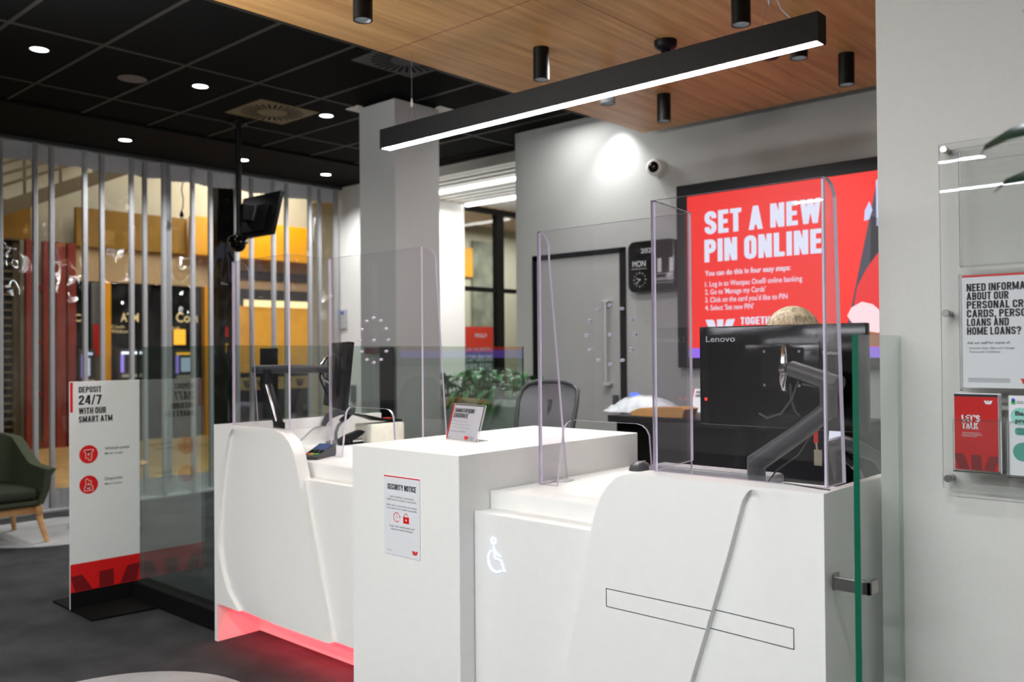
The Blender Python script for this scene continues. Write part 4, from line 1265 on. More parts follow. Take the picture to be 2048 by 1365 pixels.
# shell: back and arms as one wrapped sheet with thickness
def shell_pts(off):
    rows_ = []
    prof = []
    n = 30
    for k in range(n + 1):
        a = k / n
        # plan path: near arm tip -> back -> far arm tip
        if a < 0.36:
            q = a / 0.36; x, y_ = x1 + 0.02 - 0.03 * q + off, 2.69 - 0.62 * q; top = 0.565 + 0.055 * q ** 1.2 + (0.15 * max(0, q - 0.5) * 2) ** 1.0 * 1.0
        elif a < 0.64:
            q = (a - 0.36) / 0.28; ang = math.pi * q
            x = (x0 + x1) / 2 + (0.35 + off) * math.cos(ang); y_ = 2.07 - (0.20 + off) * math.sin(ang); top = 0.77 + 0.06 * math.sin(ang)
        else:
            q = (1 - a) / 0.36; x, y_ = x0 - 0.02 + 0.03 * q - off, 2.69 - 0.62 * q; top = 0.565 + 0.055 * q ** 1.2 + (0.15 * max(0, q - 0.5) * 2)
        prof.append((x, y_, top))
    return prof
po, pi_ = shell_pts(0.02), shell_pts(-0.035)
b = MB()
rows_ = []
for (xo, yo, to), (xi_, yi, ti) in zip(po, pi_):
    bot = 0.30
    fl = 0.035
    cxm = (x0 + x1) / 2
    s_ = 1 if xo > cxm else -1
    rows_.append([(xo - 0.05 * s_, yo - 0.02, bot), (xo - 0.01 * s_, yo, bot + 0.12), (xo, yo, to - 0.05), (xo + fl * s_ * (1 if abs(xo - cxm) > 0.25 else 0.3), yo + 0.01, to), (xi_ + 0.01 * s_, yi + 0.012, to + 0.004), (xi_, yi + 0.01, to - 0.06), (xi_ - 0.01 * s_, yi + 0.01, bot + 0.10), (xi_ - 0.04 * s_, yi + 0.0, bot)])
g = b.sheet(rows_, 0, True)
b.bm.faces.new(g[0]); b.bm.faces.new(g[-1][::-1])
obj('shell', b, 'felt', ac, 60)
b = MB(); b.box(x0 + 0.04, x1 - 0.04, 1.98, 2.67, 0.295, 0.335, bev=0.015); obj('seat_pan', b, 'felt', ac, 40)
b = MB(); b.box(x0 + 0.05, x1 - 0.03, 1.99, 2.685, 0.338, 0.425, bev=0.036, seg=4); obj('seat_cushion', b, 'feltdark', ac, 60)
b = MB()
b.box(x1 - 0.055, x1 - 0.01, 2.0, 2.66, 0.225, 0.285, bev=0.006); b.box(x0 + 0.01, x0 + 0.055, 2.0, 2.66, 0.225, 0.285, bev=0.006)
b.box(x0 + 0.03, x1 - 0.03, 2.56, 2.61, 0.225, 0.285, bev=0.006)
obj('seat_rail', b, 'ash', ac, 40)
for sx_, xl in ((1, x1), (-1, x0)):
    for yl, yb in ((2.60, 2.655), (2.05, 1.96)):
        b = MB(); b.tube([(xl + sx_ * 0.02, yb, 0.004), (xl - sx_ * 0.02, (yb + yl) / 2, 0.17), (xl - sx_ * 0.035, yl, 0.34)], [0.017, 0.023, 0.024], 14)
        obj('leg', b, 'ash', ac, 60)
ac.rotation_euler = (0, 0, R(-90))
ac.location = (-7.645, 2.27, 0)
st = thing('side_table', 'small round light wood side table half hidden behind the deposit sign', 'side table', (-7.70, 3.33, 0))
b = MB(); b.lathe((-7.70, 3.33, 0.47), [(0, 0), (0.24, 0), (0.275, 0.018), (0.28, 0.03), (0.275, 0.036), (0, 0.036)], 48); obj('tabletop', b, 'ash', st, 40)
for k in range(3):
    a = R(250 + 120 * k)
    b = MB(); b.tube([(-7.70 + 0.30 * math.cos(a), 3.33 + 0.30 * math.sin(a), 0.004), (-7.70 + 0.14 * math.cos(a), 3.33 + 0.14 * math.sin(a), 0.472)], [0.014, 0.02], 12); obj('leg', b, 'ash', st, 60)

# ================================================================== CEILING POLE WITH MONITOR AND DOME CAMERA
t = thing('ceiling_pole', 'black ceiling pole hanging down before the clear folding doors', 'pole', (-6.85, 4.045, CZ))
b = MB(); b.tube([(-6.85, 4.045, CZ), (-6.85, 4.045, 2.44)], 0.024, 18); obj('tube', b, 'black', t, 40)
b = MB(); b.lathe((-6.85, 4.045, CZ), [(0, 0), (0.075, 0), (0.075, -0.02), (0.03, -0.05), (0.026, -0.05)], 24); obj('ceiling_flange', b, 'black', t, 40)
b = MB(); b.box(-6.90, -6.78, 4.045, 4.15, 2.58, 2.72, bev=0.006); obj('display_bracket', b, 'black', t)
tilt = R(14)
c = Vector((-6.79, 4.20, 2.63))
u_ = Vector((1, 0, 0)); v_ = Vector((0, math.sin(tilt), math.cos(tilt))); n_ = u_.cross(v_)
hm = thing('hanging_display', 'flat black display tilted downwards on the ceiling pole, back towards us', 'display', c)
b = MB(); ubox(b, c, u_, v_, n_, 0.60, 0.385, 0.035, 0, 0.004); obj('casing', b, 'black', hm, 40)
b = MB(); ubox(b, c + n_ * 0.03 - v_ * 0.04, u_, v_, n_, 0.36, 0.24, 0.035, 0, 0.006); obj('rear_box', b, 'blackmatt', hm, 40)
b = MB(); ubox(b, c - n_ * 0.018, u_, v_, n_, 0.58, 0.365, 0.001); obj('screen', b, 'screenoff', hm)
b = MB(); ubox(b, c + n_ * 0.055, u_, v_, n_, 0.05, 0.13, 0.02, 0, 0.004); obj('fixing_lug', b, 'dkgrey', hm)
t = thing('dome_camera', 'black dome security camera at the lower end of the ceiling pole', 'camera', (-6.86, 4.04, 2.38))
b = MB(); b.lathe((-6.86, 4.04, 2.44), [(0, 0.02), (0.03, 0.02), (0.075, 0.0), (0.085, -0.03), (0.085, -0.055), (0.07, -0.06)], 28); obj('housing', b, 'blackgloss', t, 40)
b = MB(); b.lathe((-6.86, 4.04, 2.38), [(0.07, 0), (0.064, -0.03), (0.045, -0.056), (0.02, -0.068), (0, -0.07)], 24); obj('dome', b, 'blackgloss', t, 60)

# ================================================================== CLEAR FOLDING DOORS
fd = thing('folding_doors', 'row of clear folding door leaves in aluminium posts along the shopfront', 'folding doors', (-8.7, 4.4, 0))
ys = [1.55, 1.85, 2.15, 2.46, 2.79, 3.045, 3.228, 3.485, 3.69, 3.93, 4.115, 4.26, 4.36, 4.57, 4.83, 5.08, 5.32, 5.53, 5.77, 6.01, 6.22, 6.38]
wide = {4.36, 6.38}
for k, yv in enumerate(ys):
    zx = -8.70 + (0.055 if k % 2 else -0.055)
    hwid = 0.028 if yv in wide else 0.019
    b = MB(); b.box(zx - 0.02, zx + 0.02, yv - hwid, yv + hwid, 0.0, 3.385)
    for d_ in (-0.45, 0.45):
        b.box(zx + 0.02, zx + 0.026, yv + d_ * hwid - 0.004, yv + d_ * hwid + 0.004, 0.0, 3.385)
    obj('post', b, 'alu', fd)
for k, (ya, yb) in enumerate(zip(ys, ys[1:])):
    xa = -8.70 + (0.055 if k % 2 else -0.055); xb = -8.70 + (0.055 if (k + 1) % 2 else -0.055)
    ya += 0.015; yb -= 0.015
    n = 20
    for nm, z0, z1, mt, amp in (('head_panel', 3.215, 3.375, 'ltalu', 0.016), ('foot_panel', 0.02, 0.20, 'alu', 0.006)):
        b = MB(); top_, bot_ = [], []
        for i in range(n * 2 + 1):
            q_ = i / (n * 2)
            dx = amp * math.sin(q_ * math.pi * 2 * 4)
            top_.append((xa + (xb - xa) * q_ + dx, ya + (yb - ya) * q_, z1)); bot_.append((xa + (xb - xa) * q_ + dx, ya + (yb - ya) * q_, z0))
        b.sheet([top_, bot_]); obj(nm, b, mt, fd, 60)
    b = MB()
    g_ = []
    for iz in range(2):
        z = (0.20, 3.215)[iz]
        g_.append([(xa + (xb - xa) * q_ / 8, ya + (yb - ya) * q_ / 8, z) for q_ in range(9)])
    b.sheet(g_); obj('pane', b, 'pane', fd)
b = MB(); b.box(-8.76, -8.63, 0.4, 6.45, 0.0, 0.018); obj('floor_track', b, 'alu', fd)
b = MB(); b.box(-8.74, -8.66, 0.4, 6.44, 3.375, 3.402); obj('head_track', b, 'alu', fd)

# ================================================================== THE MALL BEYOND
MX = -14.6
b = MB(); b.box(-15.2, -14.95, 1.0, 14.5, 0, 6.2); struct('wall_mall', b, 'mallcream')
b = MB(); b.box(-15.2, -8.8, 0.5, 14.5, 6.2, 6.3); struct('ceiling_mall', b, 'soffit')
b = MB(); b.box(-8.80, -8.70, 0.4, 6.6, 3.405, 6.2); struct('wall_shopfront_header', b, 'soffit')
b = MB(); b.box(-14.95, MX - 0.05, 5.70, 10.8, 2.62, 3.18); struct('wall_mall_bulkhead', b, 'malltan')
b = MB(); b.box(-14.95, MX - 0.10, 5.70, 8.16, 0, 2.62); struct('wall_machine_bay', b, 'blackmatt')
b = MB(); b.box(MX - 0.05, MX + 0.04, 5.74, 7.60, 3.165, 3.78)
o = tag(obj('fascia_sign', b, 'yellowdim'), 'dimly lit yellow fascia board over the black cash machine wall', 'sign')
b = MB(); b.box(MX - 0.05, MX + 0.20, 7.66, 10.75, 3.155, 3.83, bev=0.01)
tag(obj('fascia_sign', b, 'yellow'), 'bright yellow fascia box right of the dimly lit board, behind the black column', 'sign')
b = MB(); b.box(MX - 0.05, MX + 0.04, 3.2, 5.07, 3.20, 3.78)
tag(obj('fascia_sign', b, 'yellowdim'), 'dimly lit yellow fascia board above the roller shutter', 'sign')
# shutter
sh = thing('roller_shutter', 'closed brown roller shutter with thin horizontal slats at far left', 'shutter', (-14.75, 4.1, 0))
b = MB(); b.box(-14.80, -14.75, 3.2, 4.98, 0.0, 3.2); obj('back_panel', b, 'shutdark', sh)
b = MB()
z = 0.22
while z < 3.1:
    b.box(-14.75, -14.715, 3.2, 4.86, z, z + 0.028); z += 0.118
obj('slats', b, 'shut', sh)
b = MB(); b.box(-14.76, -14.68, 4.86, 4.96, 0.0, 3.15); obj('guide_rail', b, 'steelbeam', sh)
b = MB(); b.box(-14.76, -14.66, 3.2, 4.98, 0.0, 0.16); obj('bottom_bar', b, 'shut', sh)


# red timber frames
def timber_frame(ya, yb, lab):
    t = thing('timber_frame', lab, 'frame', (MX + 0.1, (ya + yb) / 2, 0), 'red timber frames in the mall')
    for yv, wd in ((ya, 0.145), (yb - 0.125, 0.125)):
        b = MB(); b.box(MX, MX + 0.09, yv, yv + wd, 0.0, 3.19); obj('upright', b, 'timber', t)
    for zr in (0.04, 0.80, 1.60, 2.44):
        b = MB(); b.box(MX - 0.04, MX + 0.05, ya + 0.145, yb - 0.125, zr, zr + 0.06); obj('rung', b, 'timber', t)


timber_frame(4.985, 5.355, 'red stained timber frame standing beside the roller shutter')
timber_frame(5.415, 5.715, 'red stained timber frame standing beside the black cash machine wall')

# machine wall lettering and lit pilasters
b = MB()
fx = MX - 0.095
b.text('Coin', (fx, 7.46, 1.99), Y, Z, 0.17, 0.40, bold=0.01)
b.text('Top up', (fx, 7.30, 1.87), Y, Z, 0.055, 0.22)
b.text('ATM', (fx, 6.50, 1.98), Y, Z, 0.15, 0.30, bold=0.015)
b.text('Cash', (fx, 6.34, 1.87), Y, Z, 0.05, 0.22); b.text('Withdraw', (fx, 6.34, 1.79), Y, Z, 0.06, 0.28)
b.text('C', (fx, 5.76, 1.97), Y, Z, 0.12, bold=0.01)
tag(obj('wall_lettering', b, 'goldtext'), 'pale gold cash machine lettering on the black mall wall', 'lettering')
for ya, yb, lab in ((6.15, 6.29, 'lit yellow pilaster left of the cash machine lettering'), (7.93, 8.14, 'lit yellow pilaster right of the coin machine')):
    b = MB(); b.box(fx, fx + 0.12, ya, yb, 0.0, 2.62, bev=0.004)
    tag(obj('pilaster', b, 'yellow'), lab, 'pilaster')
b = MB(); b.box(fx, fx + 0.06, 6.005, 6.145, 0, 2.6); tag(obj('pilaster', b, 'midgrey'), 'grey pilaster beside the red timber frames', 'pilaster')


def machine(ya, yb, z0, z1, face, glow, lab):
    t = thing('cash_machine', lab, 'cash machine', (fx + 0.1, (ya + yb) / 2, 0))
    b = MB(); b.box(fx, fx + 0.22, ya, yb, 0.0, z1, bev=0.008); obj('cabinet', b, 'dkgrey', t)
    b = MB(); b.prism([(fx + 0.221, ya + 0.04, z0 + 0.04), (fx + 0.221, yb - 0.04, z0 + 0.04), (fx + 0.221, yb - 0.04, z0 + 0.09), (fx + 0.221, ya + 0.04, z0 + 0.09)], (0.05, 0, 0)); obj('shelf', b, 'ltgrey', t)
    b = MB(); b.box(fx + 0.22, fx + 0.226, ya + 0.05, yb - 0.05, z1 - 0.09, z1 - 0.05); obj('top_light', b, glow, t)
    b = MB(); b.box(fx + 0.22, fx + 0.225, ya + 0.04, ya + 0.09, z0 + 0.12, z1 - 0.09); obj('side_light', b, 'purplelit', t)
    b = MB(); b.box(fx + 0.22, fx + 0.225, ya + 0.13, yb - 0.09, z0 + 0.15, z1 - 0.14); obj('screen', b, face, t)


machine(6.36, 6.84, 1.02, 1.53, 'screen_dark', 'atmwhite', 'cash machine with a white lit top edge under the ATM lettering')
machine(7.30, 7.72, 0.98, 1.51, 'screenoff', 'amber', 'coin machine under the gold coin lettering')
machine(5.74, 6.00, 0.95, 1.52, 'screenoff', 'screen_pale', 'small cash machine next to the red timber frames')
b = MB(); b.box(fx, fx + 0.05, 7.41, 7.61, 1.595, 1.86, bev=0.01); tag(obj('screen_panel', b, 'amber'), 'glowing amber square screen above the coin machine', 'screen')
b = MB(); b.box(fx + 0.06, fx + 0.09, 6.02, 6.14, 1.42, 1.92); tag(obj('poster_panel', b, 'redbrochure'), 'small red panel on the wall left of the lit yellow pilaster', 'panel')
# black column in front of the fascia
b = MB(); b.box(-13.2, -12.9, 7.24, 7.54, 0, 6.2, bev=0.01); struct('column_mall', b, 'blackgloss')
b = MB(); b.box(-12.9, -12.885, 7.37, 7.41, 1.70, 1.86); b.box(-12.9, -12.885, 7.37, 7.41, 1.45, 1.60, 1)
tag(obj('sticker_strip', b, ['red', 'yellowkey']), 'narrow red and yellow strip on the black mall column', 'sticker')
# booth to the right
bt = thing('kiosk', 'warm yellow lit kiosk with a crest frieze beyond the last folding doors', 'kiosk', (MX, 9.6, 0))
b = MB(); b.box(MX - 0.3, MX - 0.02, 8.55, 11.0, 2.33, 2.62); obj('canopy', b, 'dkgrey', bt)
b = MB(); b.box(MX - 0.02, MX + 0.02, 8.72, 10.9, 2.30, 2.42); obj('light_strip', b, 'glow', bt)
b = MB(); b.box(MX - 0.10, MX - 0.02, 8.62, 10.9, 1.08, 2.30); obj('lit_panel', b, 'litpanel', bt)
b = MB(); b.box(MX - 0.10, MX + 0.05, 8.55, 10.9, 0.0, 1.08); obj('counter_front', b, 'blackmatt', bt)
b = MB(); b.box(MX + 0.05, MX + 0.056, 8.55, 10.9, 0.76, 0.99); fr = obj('frieze', b, 'beigecrest', bt)
b = MB()
for k in range(8): b.emblem((MX + 0.0572, 8.66 + 0.28 * k, 0.80), Y, Z, 0.19, 0.14)
obj('crest_row', b, 'dkgrey', fr)
b = MB(); b.box(MX - 0.05, MX - 0.02, 8.2, 11.0, 2.80, 2.96); struct('trim_5', b, 'dkgrey')
# stair
sc_ = thing('staircase', 'dark diagonal staircase with railing high up in the mall, top left', 'staircase', (-14.0, 5.4, 3.4))
b = MB(); b.prism([(-14.1, 3.6, 3.02), (-14.1, 7.6, 4.90), (-14.1, 7.6, 5.12), (-14.1, 3.6, 3.24)], (0.16, 0, 0)); obj('stringer', b, 'steelbeam', sc_)
for off in (0.22, 0.38, 0.54, 0.70):
    b = MB(); b.tube([(-14.02, 3.6, 3.24 + off), (-14.02, 7.6, 5.12 + off)], 0.022, 6); obj('rail', b, 'steelbeam', sc_)
for k in range(8):
    yv = 3.8 + 0.5 * k
    b = MB(); b.tube([(-14.02, yv, 3.2 + (yv - 3.6) * 0.47), (-14.02, yv, 3.98 + (yv - 3.6) * 0.47)], 0.022, 6); obj('baluster', b, 'steelbeam', sc_)
b = MB(); b.box(-14.9, -14.2, 1.2, 5.9, 4.75, 5.0); tag(obj('landing_slab', b, 'steelbeam'), 'dark landing slab of the mall upper floor, top left', 'landing')
# hanging cord with plug
b = MB()
b.tube([(-8.62, 4.452, 3.20), (-8.62, 4.440, 3.12), (-8.62, 4.458, 3.03), (-8.62, 4.452, 2.94), (-8.62, 4.440, 2.90)], 0.0055, 8)
b.lathe((-8.62, 4.440, 2.90), [(0.004, 0.01), (0.014, -0.01), (0.022, -0.045), (0.016, -0.055), (0, -0.055)], 12)
b.tube([(-8.62, 4.432, 2.85), (-8.62, 4.430, 2.825)], 0.004, 6); b.tube([(-8.62, 4.448, 2.85), (-8.62, 4.450, 2.825)], 0.004, 6)
tag(obj('power_cord', b, 'blackmatt', None, 60), 'black cord with a plug dangling in front of a folding door leaf', 'cord')

# ================================================================== CORRIDOR
for x0_, x1_, yv, lab in ((-7.70, -4.6, 7.0, 'long white light line between the corridor slats, nearest to the room'),
                          (-7.945, -4.6, 7.87, 'white light line between the corridor slats, second from the room'),
                          (-7.60, -4.6, 9.1, 'short visible white light line deepest in the corridor')):
    b = MB(); b.box(x0_, x1_, yv - 0.028, yv + 0.028, 3.262, 3.291, bev=0.006)
    tag(obj('ceiling_light_line', b, 'lampdim'), lab, 'ceiling light')
# poster and mural seen through the corridor glazing
t = thing('window_poster', 'red and green kids club poster on the corridor glass', 'poster', (-7.968, 8.09, 1.45))
b = MB(); b.box(-7.972, -7.969, 7.845, 8.36, 1.43, 1.755); obj('red_part', b, 'muralred', t)
b = MB(); b.box(-7.972, -7.969, 7.845, 8.36, 1.06, 1.43); obj('green_part', b, 'muralgreen', t)
b = MB(); b.text('JOIN THE WESTPAC', (-7.968, 7.86, 1.445), Y, Z, 0.05, 0.48, bold=0.01)
b.text('MOLLY', (-7.968, 8.03, 1.62), Y, Z, 0.05, 0.22, bold=0.02)
b.heavy('EXPLORERS', (-7.968, 7.86, 1.315), Y, Z, 0.080, 0.48); b.heavy('KIDS CLUB', (-7.968, 7.86, 1.20), Y, Z, 0.085, 0.47)
obj('lettering', b, 'logopale', t)
b = MB(); b.box(-10.29, -10.25, 10.29, 10.93, 0.6, 3.25); tag(obj('wall_mural', b, 'mural'), 'grey green leafy mural seen through the corridor glazing', 'mural')
b = MB(); b.box(-10.29, -10.25, 9.85, 10.285, 2.65, 3.12); tag(obj('wall_panel', b, 'yellow'), 'yellow wall panel beside the mural, seen through the corridor glazing', 'panel')
b = MB(); b.box(-8.66, -8.52, 6.43, 6.45, 1.72, 1.95, bev=0.004); b.box(-8.62, -8.57, 6.425, 6.43, 1.90, 1.93, 1)
tag(obj('wall_controller', b, ['ltgrey', 'blue']), 'small grey wall controller on the white wall beside the last folding door', 'controller')
b = MB(); b.box(-8.43, -8.36, 6.41, 6.45, 0.86, 1.06, bev=0.004)
tag(obj('door_reader', b, 'midgrey'), 'small brown grey reader low on the white wall left of the column', 'reader')

# ================================================================== TELEVISION WALL
TY = 5.945
tv = thing('television', 'very large wall screen showing a red set a new PIN slide', 'television', (-2.5, 5.98, 1.305))
b = MB(); b.box(-3.70, -1.30, 5.95, 6.018, 1.305, 2.712, bev=0.006); obj('casing', b, 'black', tv)
b = MB(); b.box(-3.60, -1.405, TY, 5.95, 1.455, 2.617); sc1 = obj('screen', b, 'screen_red', tv)
b = MB(); b.box(-3.60, -1.405, TY, 5.95, 1.382, 1.455); obj('ticker_bar', b, 'screen_purple', tv)
F = TY - 0.0015
b = MB()
b.heavy('SET A NEW', (-3.448, F, 2.312), X, Z, 0.172, 0.905, t=0.21)
b.heavy('PIN ONLINE', (-3.452, F, 2.102), X, Z, 0.170, 0.912, t=0.21)
obj('slide_heading', b, 'screen_white', sc1)
b = MB()
b.text('You can do this in four easy steps:', (-3.450, F, 2.000), X, Z, 0.040, 0.68, bold=0.02)
for k, (s_, wd) in enumerate((('1. Log in to Westpac One\u00ae online banking', 0.765), ("2. Go to 'Manage my Cards'", 0.49), ("3. Click on the card you'd like to PIN", 0.655), ("4. Select 'Set new PIN'", 0.395))):
    b.text(s_, (-3.450, F, 1.918 - 0.0595 * k), X, Z, 0.040, wd, bold=0.008)
b.heavy('TOGETHER', (-3.160, F, 1.625), X, Z, 0.054, 0.31); b.heavy('GREATER', (-3.160, F, 1.555), X, Z, 0.054, 0.28)
obj('slide_text', b, 'screen_white', sc1)
b = MB(); b.emblem((-3.449, F, 1.55), X, Z, 0.245, 0.118); obj('emblem', b, 'screen_white', sc1)
G = F - 0.001
b = MB(); b.face([(-2.150, F, 2.612), (-1.41, F, 2.612), (-1.41, F, 1.460), (-2.40, F, 1.460)]); obj('slide_photo', b, 'screen_slate', sc1)
b = MB(); b.face([(-2.205, G, 2.32), (-2.10, G, 2.28), (-1.41, G, 2.32), (-1.41, G, 1.46), (-2.22, G, 1.75)]); obj('photo_dark_area', b, 'screen_dark', sc1)
b = MB(); b.face([(-2.245, G, 2.36), (-2.215, G, 2.42), (-2.195, G, 2.36), (-2.215, G, 2.30), (-2.25, G, 2.29)])
b.face([(-2.17, G, 2.55), (-2.13, G, 2.58), (-2.12, G, 2.25), (-2.17, G, 2.25)]); obj('photo_highlight', b, 'screen_pale', sc1)
G2 = G - 0.001
b = MB(); b.face([(-2.325, G2, 1.735), (-2.30, G2, 1.86), (-2.24, G2, 1.97), (-2.165, G2, 2.07), (-1.9, G2, 2.2), (-1.6, G2, 2.2), (-1.6, G2, 1.7), (-2.2, G2, 1.70)]); obj('photo_sleeve', b, 'screen_sleeve', sc1)
b = MB(); b.face([(-2.36, G2 - .001, 1.46), (-1.41, G2 - .001, 1.46), (-1.41, G2 - .001, 1.56), (-2.28, G2 - .001, 1.56), (-2.375, G2 - .001, 1.55)]); obj('photo_table', b, 'screen_brown', sc1)
b = MB(); b.face([(-2.37, G2 - .002, 1.665), (-2.34, G2 - .002, 1.72), (-2.27, G2 - .002, 1.755), (-2.2, G2 - .002, 1.735), (-2.14, G2 - .002, 1.68), (-2.10, G2 - .002, 1.60), (-2.16, G2 - .002, 1.545), (-2.25, G2 - .002, 1.56), (-2.33, G2 - .002, 1.60)]); obj('photo_hand', b, 'screen_skin', sc1)

# flip clock
ck = thing('flip_calendar_clock', 'black rounded wall clock showing 2024, MON and 11 beside the television', 'clock', (-3.93, 6.0, 1.9))
def rrect(x0_, x1_, z0, z1, r_, y_):
    o_ = []
    for cx_, cz_, a0 in ((x1_ - r_, z1 - r_, 0), (x0_ + r_, z1 - r_, 90), (x0_ + r_, z0 + r_, 180), (x1_ - r_, z0 + r_, 270)):
        o_ += [(cx_ + r_ * math.cos(R(a0 + q_)), y_, cz_ + r_ * math.sin(R(a0 + q_))) for q_ in (0, 18, 36, 54, 72, 90)]
    return o_


b = MB()
g_ = b.sheet([rrect(-4.15, -3.705, 1.905, 2.315, 0.06, 6.018), rrect(-4.15, -3.705, 1.905, 2.315, 0.06, 5.945), rrect(-4.145, -3.710, 1.910, 2.310, 0.058, 5.935), rrect(-4.132, -3.723, 1.923, 2.297, 0.05, 5.930)], 0, True)
b.bm.faces.new(g_[0]); b.bm.faces.new(g_[-1])
obj('case', b, 'blackgloss', ck, 40)
f_ = 5.9285
b = MB()
b.text('2024', (-3.95, f_, 2.215), X, Z, 0.040, 0.135, align='C', bold=0.005)
b.text('MON', (-4.035, f_, 2.110), X, Z, 0.048, 0.125, align='C', bold=0.01)
b.text('11', (-3.79, f_, 2.060), X, Z, 0.105, 0.145, align='C', bold=0.035)
b.text('November', (-3.81, f_, 1.990), X, Z, 0.034, 0.205, align='C', bold=0.005)
for xa, xb, z in ((-4.11, -3.96, 2.092), (-3.89, -3.74, 2.042), (-3.91, -3.72, 1.972)): b.line((xa, f_, z), (xb, f_, z), 0.003, Y)
obj('flap_lettering', b, 'clockwhite', ck)
b = MB()
dc = Vector((-4.03, f_, 2.005))
for k in range(12):
    a = R(30 * k); d_ = Vector((math.sin(a), 0, math.cos(a)))
    b.line(dc + d_ * 0.048, dc + d_ * 0.062, 0.006 if k % 3 == 0 else 0.004, Y)
obj('dial_marks', b, 'clockwhite', ck)
b = MB()
for ang, ln, wd in ((225, 0.048, 0.005), (290, 0.034, 0.006)):
    a = R(ang); d_ = Vector((math.sin(a), 0, math.cos(a))); b.line(dc - d_ * 0.01 - Y * 0.0005, dc + d_ * ln - Y * 0.0005, wd, Y)
obj('hands', b, 'clockwhite', ck)

# wall camera
t = thing('wall_camera', 'white turret security camera with a dark lens on the grey wall', 'camera', (-3.89, 5.98, 2.887))
b = MB(); b.lathe((-3.885, 6.02, 2.885), [(0, 0), (0.062, 0), (0.062, 0.03), (0.058, 0.07), (0.03, 0.09)], 28, 0, (0.02, -1, 0.0)); obj('base', b, 'wallwhite', t, 40)
b = MB(); b.lathe((-3.887, 5.955, 2.888), [(0.062, -0.03), (0.068, 0), (0.066, 0.03), (0.052, 0.055), (0.044, 0.058)], 28, 0, (0.25, -0.95, -0.12)); obj('ball_housing', b, 'wallwhite', t, 60)
b = MB(); b.lathe((-3.887, 5.955, 2.888), [(0.044, 0.057), (0.036, 0.068), (0.02, 0.078), (0, 0.081)], 24, 0, (0.25, -0.95, -0.12)); obj('lens', b, 'blackgloss', t, 60)

# door to the back office
d1 = MB(); d1.box(-5.225, -5.175, 5.995, 6.03, 0, 2.29); d1.box(-4.275, -4.225, 5.995, 6.03, 0, 2.29); d1.box(-5.225, -4.225, 5.995, 6.03, 2.245, 2.29)
dr = struct('door_1', d1, 'black')
b = MB(); b.box(-5.175, -4.275, 6.005, 6.0195, 0.01, 2.245); obj('door_leaf', b, 'wallgrey', dr)
b = MB(); b.tube([(-4.385, 5.945, 1.84), (-4.385, 5.945, 1.165)], 0.012, 14)
b.box(-4.415, -4.355, 5.935, 6.006, 1.835, 1.86, bev=0.004); b.box(-4.415, -4.355, 5.935, 6.006, 1.15, 1.175, bev=0.004)
obj('pull_handle', b, 'ltgrey', dr, 40)
t = thing('keypad_lock', 'small dark keypad on the door frame low by the handle', 'keypad', (-4.32, 5.99, 1.0))
b = MB(); b.box(-4.35, -4.295, 5.985, 6.005, 0.98, 1.075, bev=0.004); obj('plate', b, 'dkgrey', t)
b = MB(); b.lathe((-4.322, 5.985, 1.04), [(0, 0.006), (0.008, 0.004), (0.008, 0)], 12, 0, (0, -1, 0)); obj('button', b, 'chrome', t)

# ================================================================== BACK DESK AND WHAT LIES ON IT
t = thing('back_desk', 'black desk against the grey wall left of the television', 'desk', (-2.9, 5.3, 0))
b = MB(); b.box(-3.64, -2.0, 4.95, 5.7, 0.955, 1.0, bev=0.003); obj('desktop', b, 'black', t)
b = MB(); b.box(-3.60, -2.05, 5.0, 5.65, 0.0, 0.955); obj('carcass', b, 'blackmatt', t)
# plastic bag
b = MB()
rows_ = []
for i in range(13):
    q_ = i / 12
    y_ = 5.20 + 0.28 * q_
    row = []
    for k in range(15):
        a = k / 14
        x = -3.86 + 0.56 * a
        h = 1.003 + 0.115 * math.sin(math.pi * min(1, a * 1.05)) ** 0.6 * math.sin(math.pi * q_) ** 0.7 + random.uniform(-0.012, 0.012)
        if a < 0.4: h += 0.02 * (0.4 - a)
        row.append((x + random.uniform(-0.01, 0.01), y_ + random.uniform(-0.01, 0.01), max(1.0025, h)))
    rows_.append(row)
b.sheet(rows_)
rows2 = [[(x, y_, 1.0022) for x, y_, z_ in r_] for r_ in (rows_[0], rows_[-1])]
tag(obj('plastic_bag', b, 'bag', None, 80), 'crumpled clear plastic bag on the left end of the black back desk', 'bag')
t = thing('paper_parcel', 'flat tan cardboard parcel lying beside the plastic bag', 'parcel', (-3.25, 5.2, 1.0))
b = MB(); b.prism([(-3.46, 4.98, 1.003), (-3.07, 4.98, 1.003), (-3.05, 4.98, 1.060), (-3.09, 4.98, 1.072), (-3.40, 4.98, 1.055), (-3.47, 4.98, 1.03)], (0, 0.17, 0)); obj('body', b, 'cardboard', t)
t = thing('desk_notice', 'small white card with a grey heading propped behind the tan parcel', 'notice', (-3.25, 5.55, 1.0))
b = MB(); b.prism([(-3.345, 5.52, 1.002), (-3.10, 5.52, 1.002), (-3.09, 5.56, 1.165), (-3.325, 5.56, 1.165)], (0, 0.004, 0)); obj('card', b, 'paper', t)
b = MB(); b.prism([(-3.345, 5.5185, 1.002), (-3.338, 5.5185, 1.002), (-3.318, 5.5585, 1.165), (-3.325, 5.5585, 1.165)], (0, 0.001, 0)); obj('red_margin', b, 'red', t)
b = MB()
vt = Vector((0.004, 0.04, 0.163)).normalized()
b.heavy('THANKS FOR BEING', (-3.305, 5.548, 1.135), X, vt, 0.017, 0.16); b.heavy('CONSIDERATE', (-3.307, 5.543, 1.11), X, vt, 0.017, 0.12)
obj('heading', b, 'inkgrey', t)
t = thing('hand_gel_dispenser', 'slim black dispenser with a glowing blue cap near the door', 'dispenser', (-3.95, 5.72, 0.0))
b = MB(); b.box(-3.972, -3.927, 5.70, 5.745, 0.0, 1.085, bev=0.006); obj('stand', b, 'black', t)
